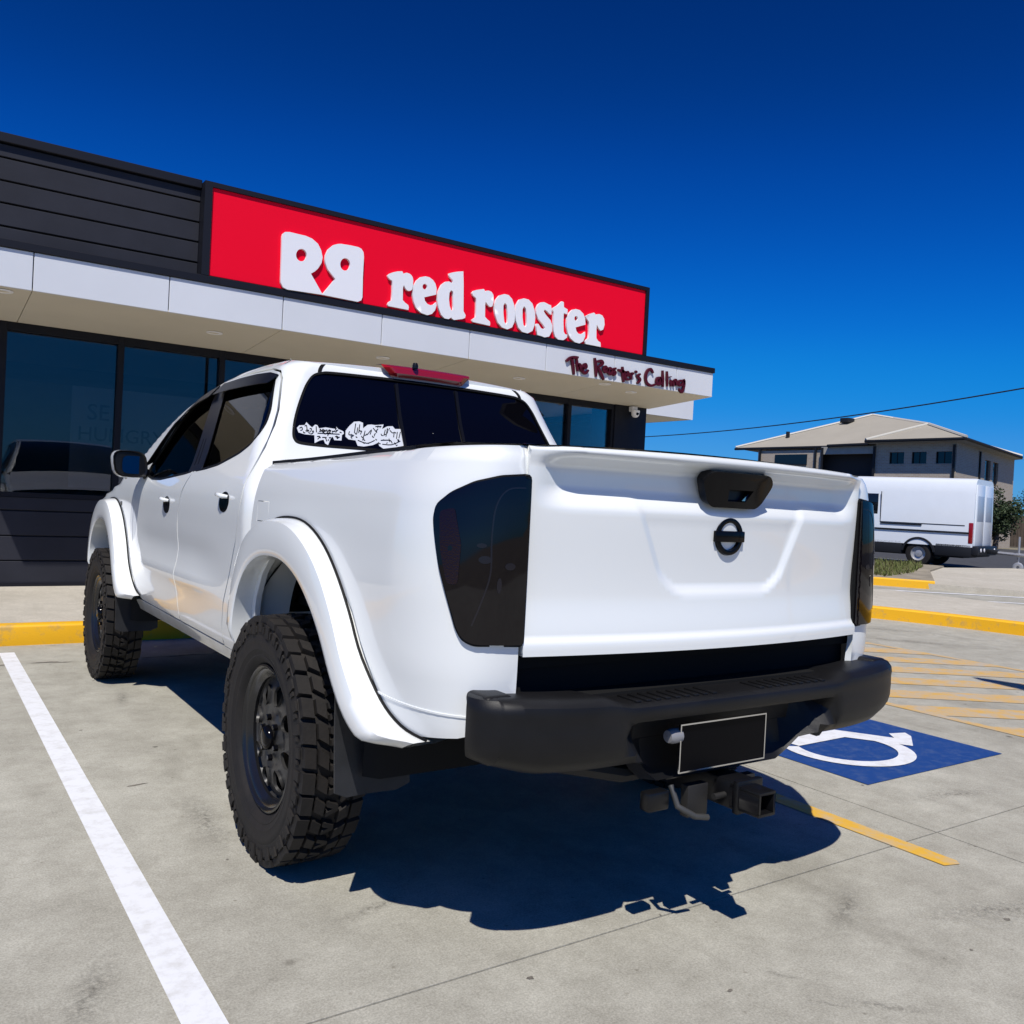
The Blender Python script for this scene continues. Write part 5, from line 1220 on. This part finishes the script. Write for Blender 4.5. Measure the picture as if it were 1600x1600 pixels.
def H(s, t, z): p = Cn+fd_*s+sd2*t; return (p.x, p.y, z)
def hbox(s0, s1, t0, t1, z0, z1, mb=None):
    mb = mb or MB()
    V = [H(s, t, z) for z in (z0, z1) for t in (t0, t1) for s in (s0, s1)]
    return mb.add(V, [(0, 2, 3, 1), (4, 5, 7, 6), (0, 1, 5, 4), (2, 6, 7, 3), (0, 4, 6, 2), (1, 3, 7, 5)])
# walls (front wall t=.6, side wall s=.6)
w1 = MB(); hbox(.6, 5.1, .6, .85, -.2, 4.33, w1); hbox(.6, 5.1, .6, .85, 4.96, 5.45, w1)
for a, b in ((.6, .83), (1.67, 2.18), (2.99, 3.42), (4.26, 5.1)): hbox(a, b, .6, .85, 4.33, 4.96, w1)
hbox(.6, .85, .85, 14, -.2, 3.6, w1); hbox(.6, .85, .85, 14, 4.95, 5.45, w1); hbox(.6, .85, .85, 6.6, 3.6, 4.95, w1); hbox(.6, .85, 7.9, 8.5, 3.6, 4.95, w1); hbox(.6, .85, 9.8, 14, 3.6, 4.95, w1)
hbox(8.6, 13.2, .9, 1.1, -.2, 5.2, w1)
w1.build('wall', BRK, HOUSE)
hbox(5.1, 8.6, .8, 1.0, -.2, 3.55).build('balcony_wall', REND, HOUSE); hbox(5.1, 8.6, .75, 1.0, 4.92, 5.35).build('balcony_beam', REND, HOUSE)
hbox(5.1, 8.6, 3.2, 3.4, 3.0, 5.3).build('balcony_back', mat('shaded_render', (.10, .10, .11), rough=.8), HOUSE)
hbox(.95, 13, 1.6, 13.5, 0, 5.3).build('inner_house', mat('house_inside', (.03, .03, .035), rough=.9), HOUSE)
for a, b in ((.83, 1.67), (2.18, 2.99), (3.42, 4.26)):
    fr_ = hbox(a, b, .72, .76, 4.33, 4.96).build('window', VGL, HOUSE)
    hbox((a+b)/2-.02, (a+b)/2+.02, .70, .72, 4.33, 4.96).build('window_frame', VG, fr_)
    hbox(a-.03, b+.03, .56, .60, 4.29, 4.33).build('window_sill', REND, fr_)
for a, b in ((6.6, 7.9), (8.5, 9.8)): hbox(.72, .76, a, b, 3.6, 4.95).build('window', VGL, HOUSE)
hbox(9.6, 11.9, .86, .90, 4.35, 4.95).build('window', VGL, HOUSE)
hbox(9.6, 11.9, .80, .86, 4.30, 4.35).build('window_hood', VG, HOUSE)
for s_, t_ in ((.72, .52), (5.15, .52), (9.0, .80), (8.5, .68), (13.0, .80)): hbox(s_-.06, s_+.06, t_-.04, t_+.06, 0, 5.3).build('downpipe', VG, HOUSE)
hbox(.50, .58, 5.2, 5.35, 0, 5.3).build('downpipe', VG, HOUSE)
# roof
def poly3(name, P, m, par, th=.06):
    n = len(P); V = list(P)+[(x, y, z-th) for x, y, z in P]
    return MB().add(V, [tuple(range(n)), tuple(range(2*n-1, n-1, -1))]+[(i, (i+1) % n, n+(i+1) % n, n+i) for i in range(n)]).build(name, m, par)
E0 = H(0, 0, 5.6); Ew1 = H(5.5, 0, 5.6); E_s = H(0, 13.2, 5.6)
ap1 = H(3.1, 3.6, 6.72); pk = H(7.9, 7.2, 7.85); pk2 = H(7.0, 8.6, 7.75)
rf = poly3('roof', [E0, Ew1, ap1], ROOFM, HOUSE)
poly3('roof_slope', [E0, ap1, pk2, E_s], ROOFM, rf)
poly3('roof_slope', [H(5.5, .6, 5.52), H(8.1, .6, 5.48), H(8.1, .9, 5.44), H(15.0, .9, 5.44), pk], ROOFM, rf)
poly3('roof_slope', [Ew1, H(5.5, .6, 5.55), pk, pk2, ap1], ROOFM, rf)
poly3('roof_slope', [H(15.0, .9, 5.44), H(15, 14.5, 5.5), pk2, pk], ROOFM, rf)
poly3('roof_slope', [H(15, 14.5, 5.5), E_s, pk2], ROOFM, rf)
for a, b in ((E0, ap1), (Ew1, ap1), (ap1, pk2), (pk2, pk), (pk, H(15.0, .9, 5.44)), (pk2, E_s)):
    MB().tube([Vector(a)+Vector((0, 0, .03)), Vector(b)+Vector((0, 0, .03))], .09, 6).build('ridge_cap', RIDGE, rf, smooth=60)
for P in ([E0, Ew1], [H(5.5, .6, 5.5), H(8.1, .6, 5.46), H(8.1, .9, 5.42), H(15.0, .9, 5.42)], [E0, E_s]):
    MB().tube([Vector(p)+Vector((-.05, 0, -.07)) for p in P], .085, 6).build('gutter', VG, rf, smooth=60)
poly3('eave_lining', [H(.05, .05, 5.5), H(5.5, .05, 5.5), H(5.5, .62, 5.45), H(.62, .62, 5.45), H(.62, 14, 5.45), H(.05, 14, 5.5)], REND, rf, .02)
MB().box(-.35, .35, -.3, .3, 0, .3, Matrix.Translation(H(9.0, 5.6, 7.25))).build('roof_vent', VG, rf, bevel=.05)
MB().tube([H(12.0, 2.8, 6.1), H(12.0, 2.8, 6.55)], .12, 8).build('flue', VG, rf, smooth=40)
# ---- fence, trees ----
WOOD = mat('brown_fence', (.075, .055, .04), rough=.9, var=.3, vscale=3)
FE = empty('paling_fence', (58, 24, 0), label='tall brown paling fence at the right edge beyond the van', cat='fence')
f0, f1 = Vector((54.6, 27.4)), Vector((60.0, 22.0)); nn_ = 40
for i in range(nn_):
    p = f0.lerp(f1, i/nn_); q = f0.lerp(f1, (i+.92)/nn_); h = 2.0+random.uniform(-.03, .03)
    MB().prism([(p.x, p.y), (q.x, q.y), (q.x+.03, q.y+.03), (p.x+.03, p.y+.03)], lambda a, b: (a, b, 0), lambda a, b: (a, b, h)).build('paling', WOOD, FE)
BARK = mat('tree_bark', (.08, .06, .045), rough=.9)
def tree(name, label, x, y, h, r, seed, dark=1.0, palm=False, group=None):
    rnd = random.Random(seed)
    T = empty(name, (x, y, 0), label=label, cat='tree', group=group)
    mb = MB().tube([(x, y, 0), (x+.1, y, h*.3), (x-.05, y+.1, h*.6)], [.16, .12, .06], 8)
    for k in range(4):
        a = rnd.uniform(0, 6.28); mb.tube([(x+.05, y, h*.35), (x+r*.5*math.cos(a), y+r*.5*math.sin(a), h*rnd.uniform(.6, .8))], [.07, .03], 6)
    mb.build('trunk', BARK, T, smooth=50)
    lm = mat('foliage_'+str(seed), (.040*dark, .070*dark, .018*dark), rough=.7, var=.5, vscale=1.5)
    V = []; F = []
    cl = [(x+rnd.gauss(0, .38)*r, y+rnd.gauss(0, .38)*r, h*.62+rnd.gauss(0, .20)*h*.9, rnd.uniform(.25, .5)*r) for _ in range(22)]
    for cx_, cy_, cz_, rr in cl:
        for _ in range(230):
            d = Vector((rnd.gauss(0, 1), rnd.gauss(0, 1), rnd.gauss(0, 1))).normalized()*rr*rnd.uniform(.55, 1.05)
            c = Vector((cx_, cy_, max(.3, cz_)))+d; u = Vector((rnd.gauss(0, 1), rnd.gauss(0, 1), rnd.gauss(0, 1))).normalized(); v = u.cross(Vector((rnd.gauss(0, 1), rnd.gauss(0, 1), rnd.gauss(0, 1)))).normalized(); s = rnd.uniform(.05, .11)
            k = len(V); V += [tuple(c-u*s), tuple(c+v*s*.5), tuple(c+u*s), tuple(c-v*s*.5)]; F.append((k, k+1, k+2, k+3))
    cr = mk('crown', V, F, lm, T)
tree('garden_tree', 'dark green bushy tree between the house and the fence behind the van', 58.0, 27.6, 3.9, 2.0, 3)
tree('garden_tree', 'taller dark tree at the right edge beyond the fence', 63.5, 26.6, 5.4, 2.4, 5, .9)
tree('garden_tree', 'low dark shrub close behind the rear of the van', 47.5, 22.3, 3.0, 1.5, 8, .7)
tree('garden_tree', 'small dark tree past the fence at the right edge', 68, 25.5, 4.6, 2.4, 11, .7)
# ---- overhead cable ----
def catenary(a, b, sag, n=24): return [(a[0]+(b[0]-a[0])*i/n, a[1]+(b[1]-a[1])*i/n, a[2]+(b[2]-a[2])*i/n-sag*4*(i/n)*(1-i/n)) for i in range(n+1)]
for px_, py_, lb in ((31.2, 44.9, 'bare timber power pole hidden behind the restaurant'), (21.95, -7.75, 'bare timber power pole past the right edge of the picture')):
    pp = empty('power_pole', (px_, py_, 0), label=lb, cat='power pole', group='timber poles carrying the overhead cable')
    MB().tube([(px_, py_, -.3), (px_, py_, 8.3)], [.16, .11], 12).build('pole', mat('pole_timber', (.12, .09, .06), rough=.9, var=.3, vscale=4), pp, smooth=60)
    MB().box(px_-1, px_+1, py_-.06, py_+.06, 7.6, 7.75).build('crossarm', VG, pp)
CAB = mat('cable_black', (.01, .01, .012), rough=.6)
pc = MB().tube([(30-6*t, 38-34*t, 4.83+(t-.36)**2*2.6 if t > .36 else 4.83+(t-.36)**2*2.0) for t in [k/24-.2 for k in range(38)]], .022, 6).build('overhead_cable', CAB, None, smooth=60); tag(pc, 'thin black overhead cable crossing the sky above the house roof', 'cable')
# ---- unseen post with plate, added off frame right to cast a shadow into view ----
CASTER = empty('shadow_caster', (3.30, -2.75, 0), label='unseen dark post with leaf-shaped plate added to cast a shadow into view', cat='shadow caster')
hz_ = 4.6
MB().tube([(3.30, -2.75, 0), (3.30, -2.75, hz_-.1), (3.31, -2.6, hz_)], .035, 10).build('post', VG, CASTER, smooth=50)
MB().prism([(3.33+.13*math.sin(t*math.pi/12)*(1-.3*math.cos(t*math.pi/12)), -2.02+.50*math.cos(t*math.pi/12)) for t in range(24)], lambda a, b: (a, b, hz_), lambda a, b: (a, b, hz_+.06)).build('shadow_plate', VG, CASTER)
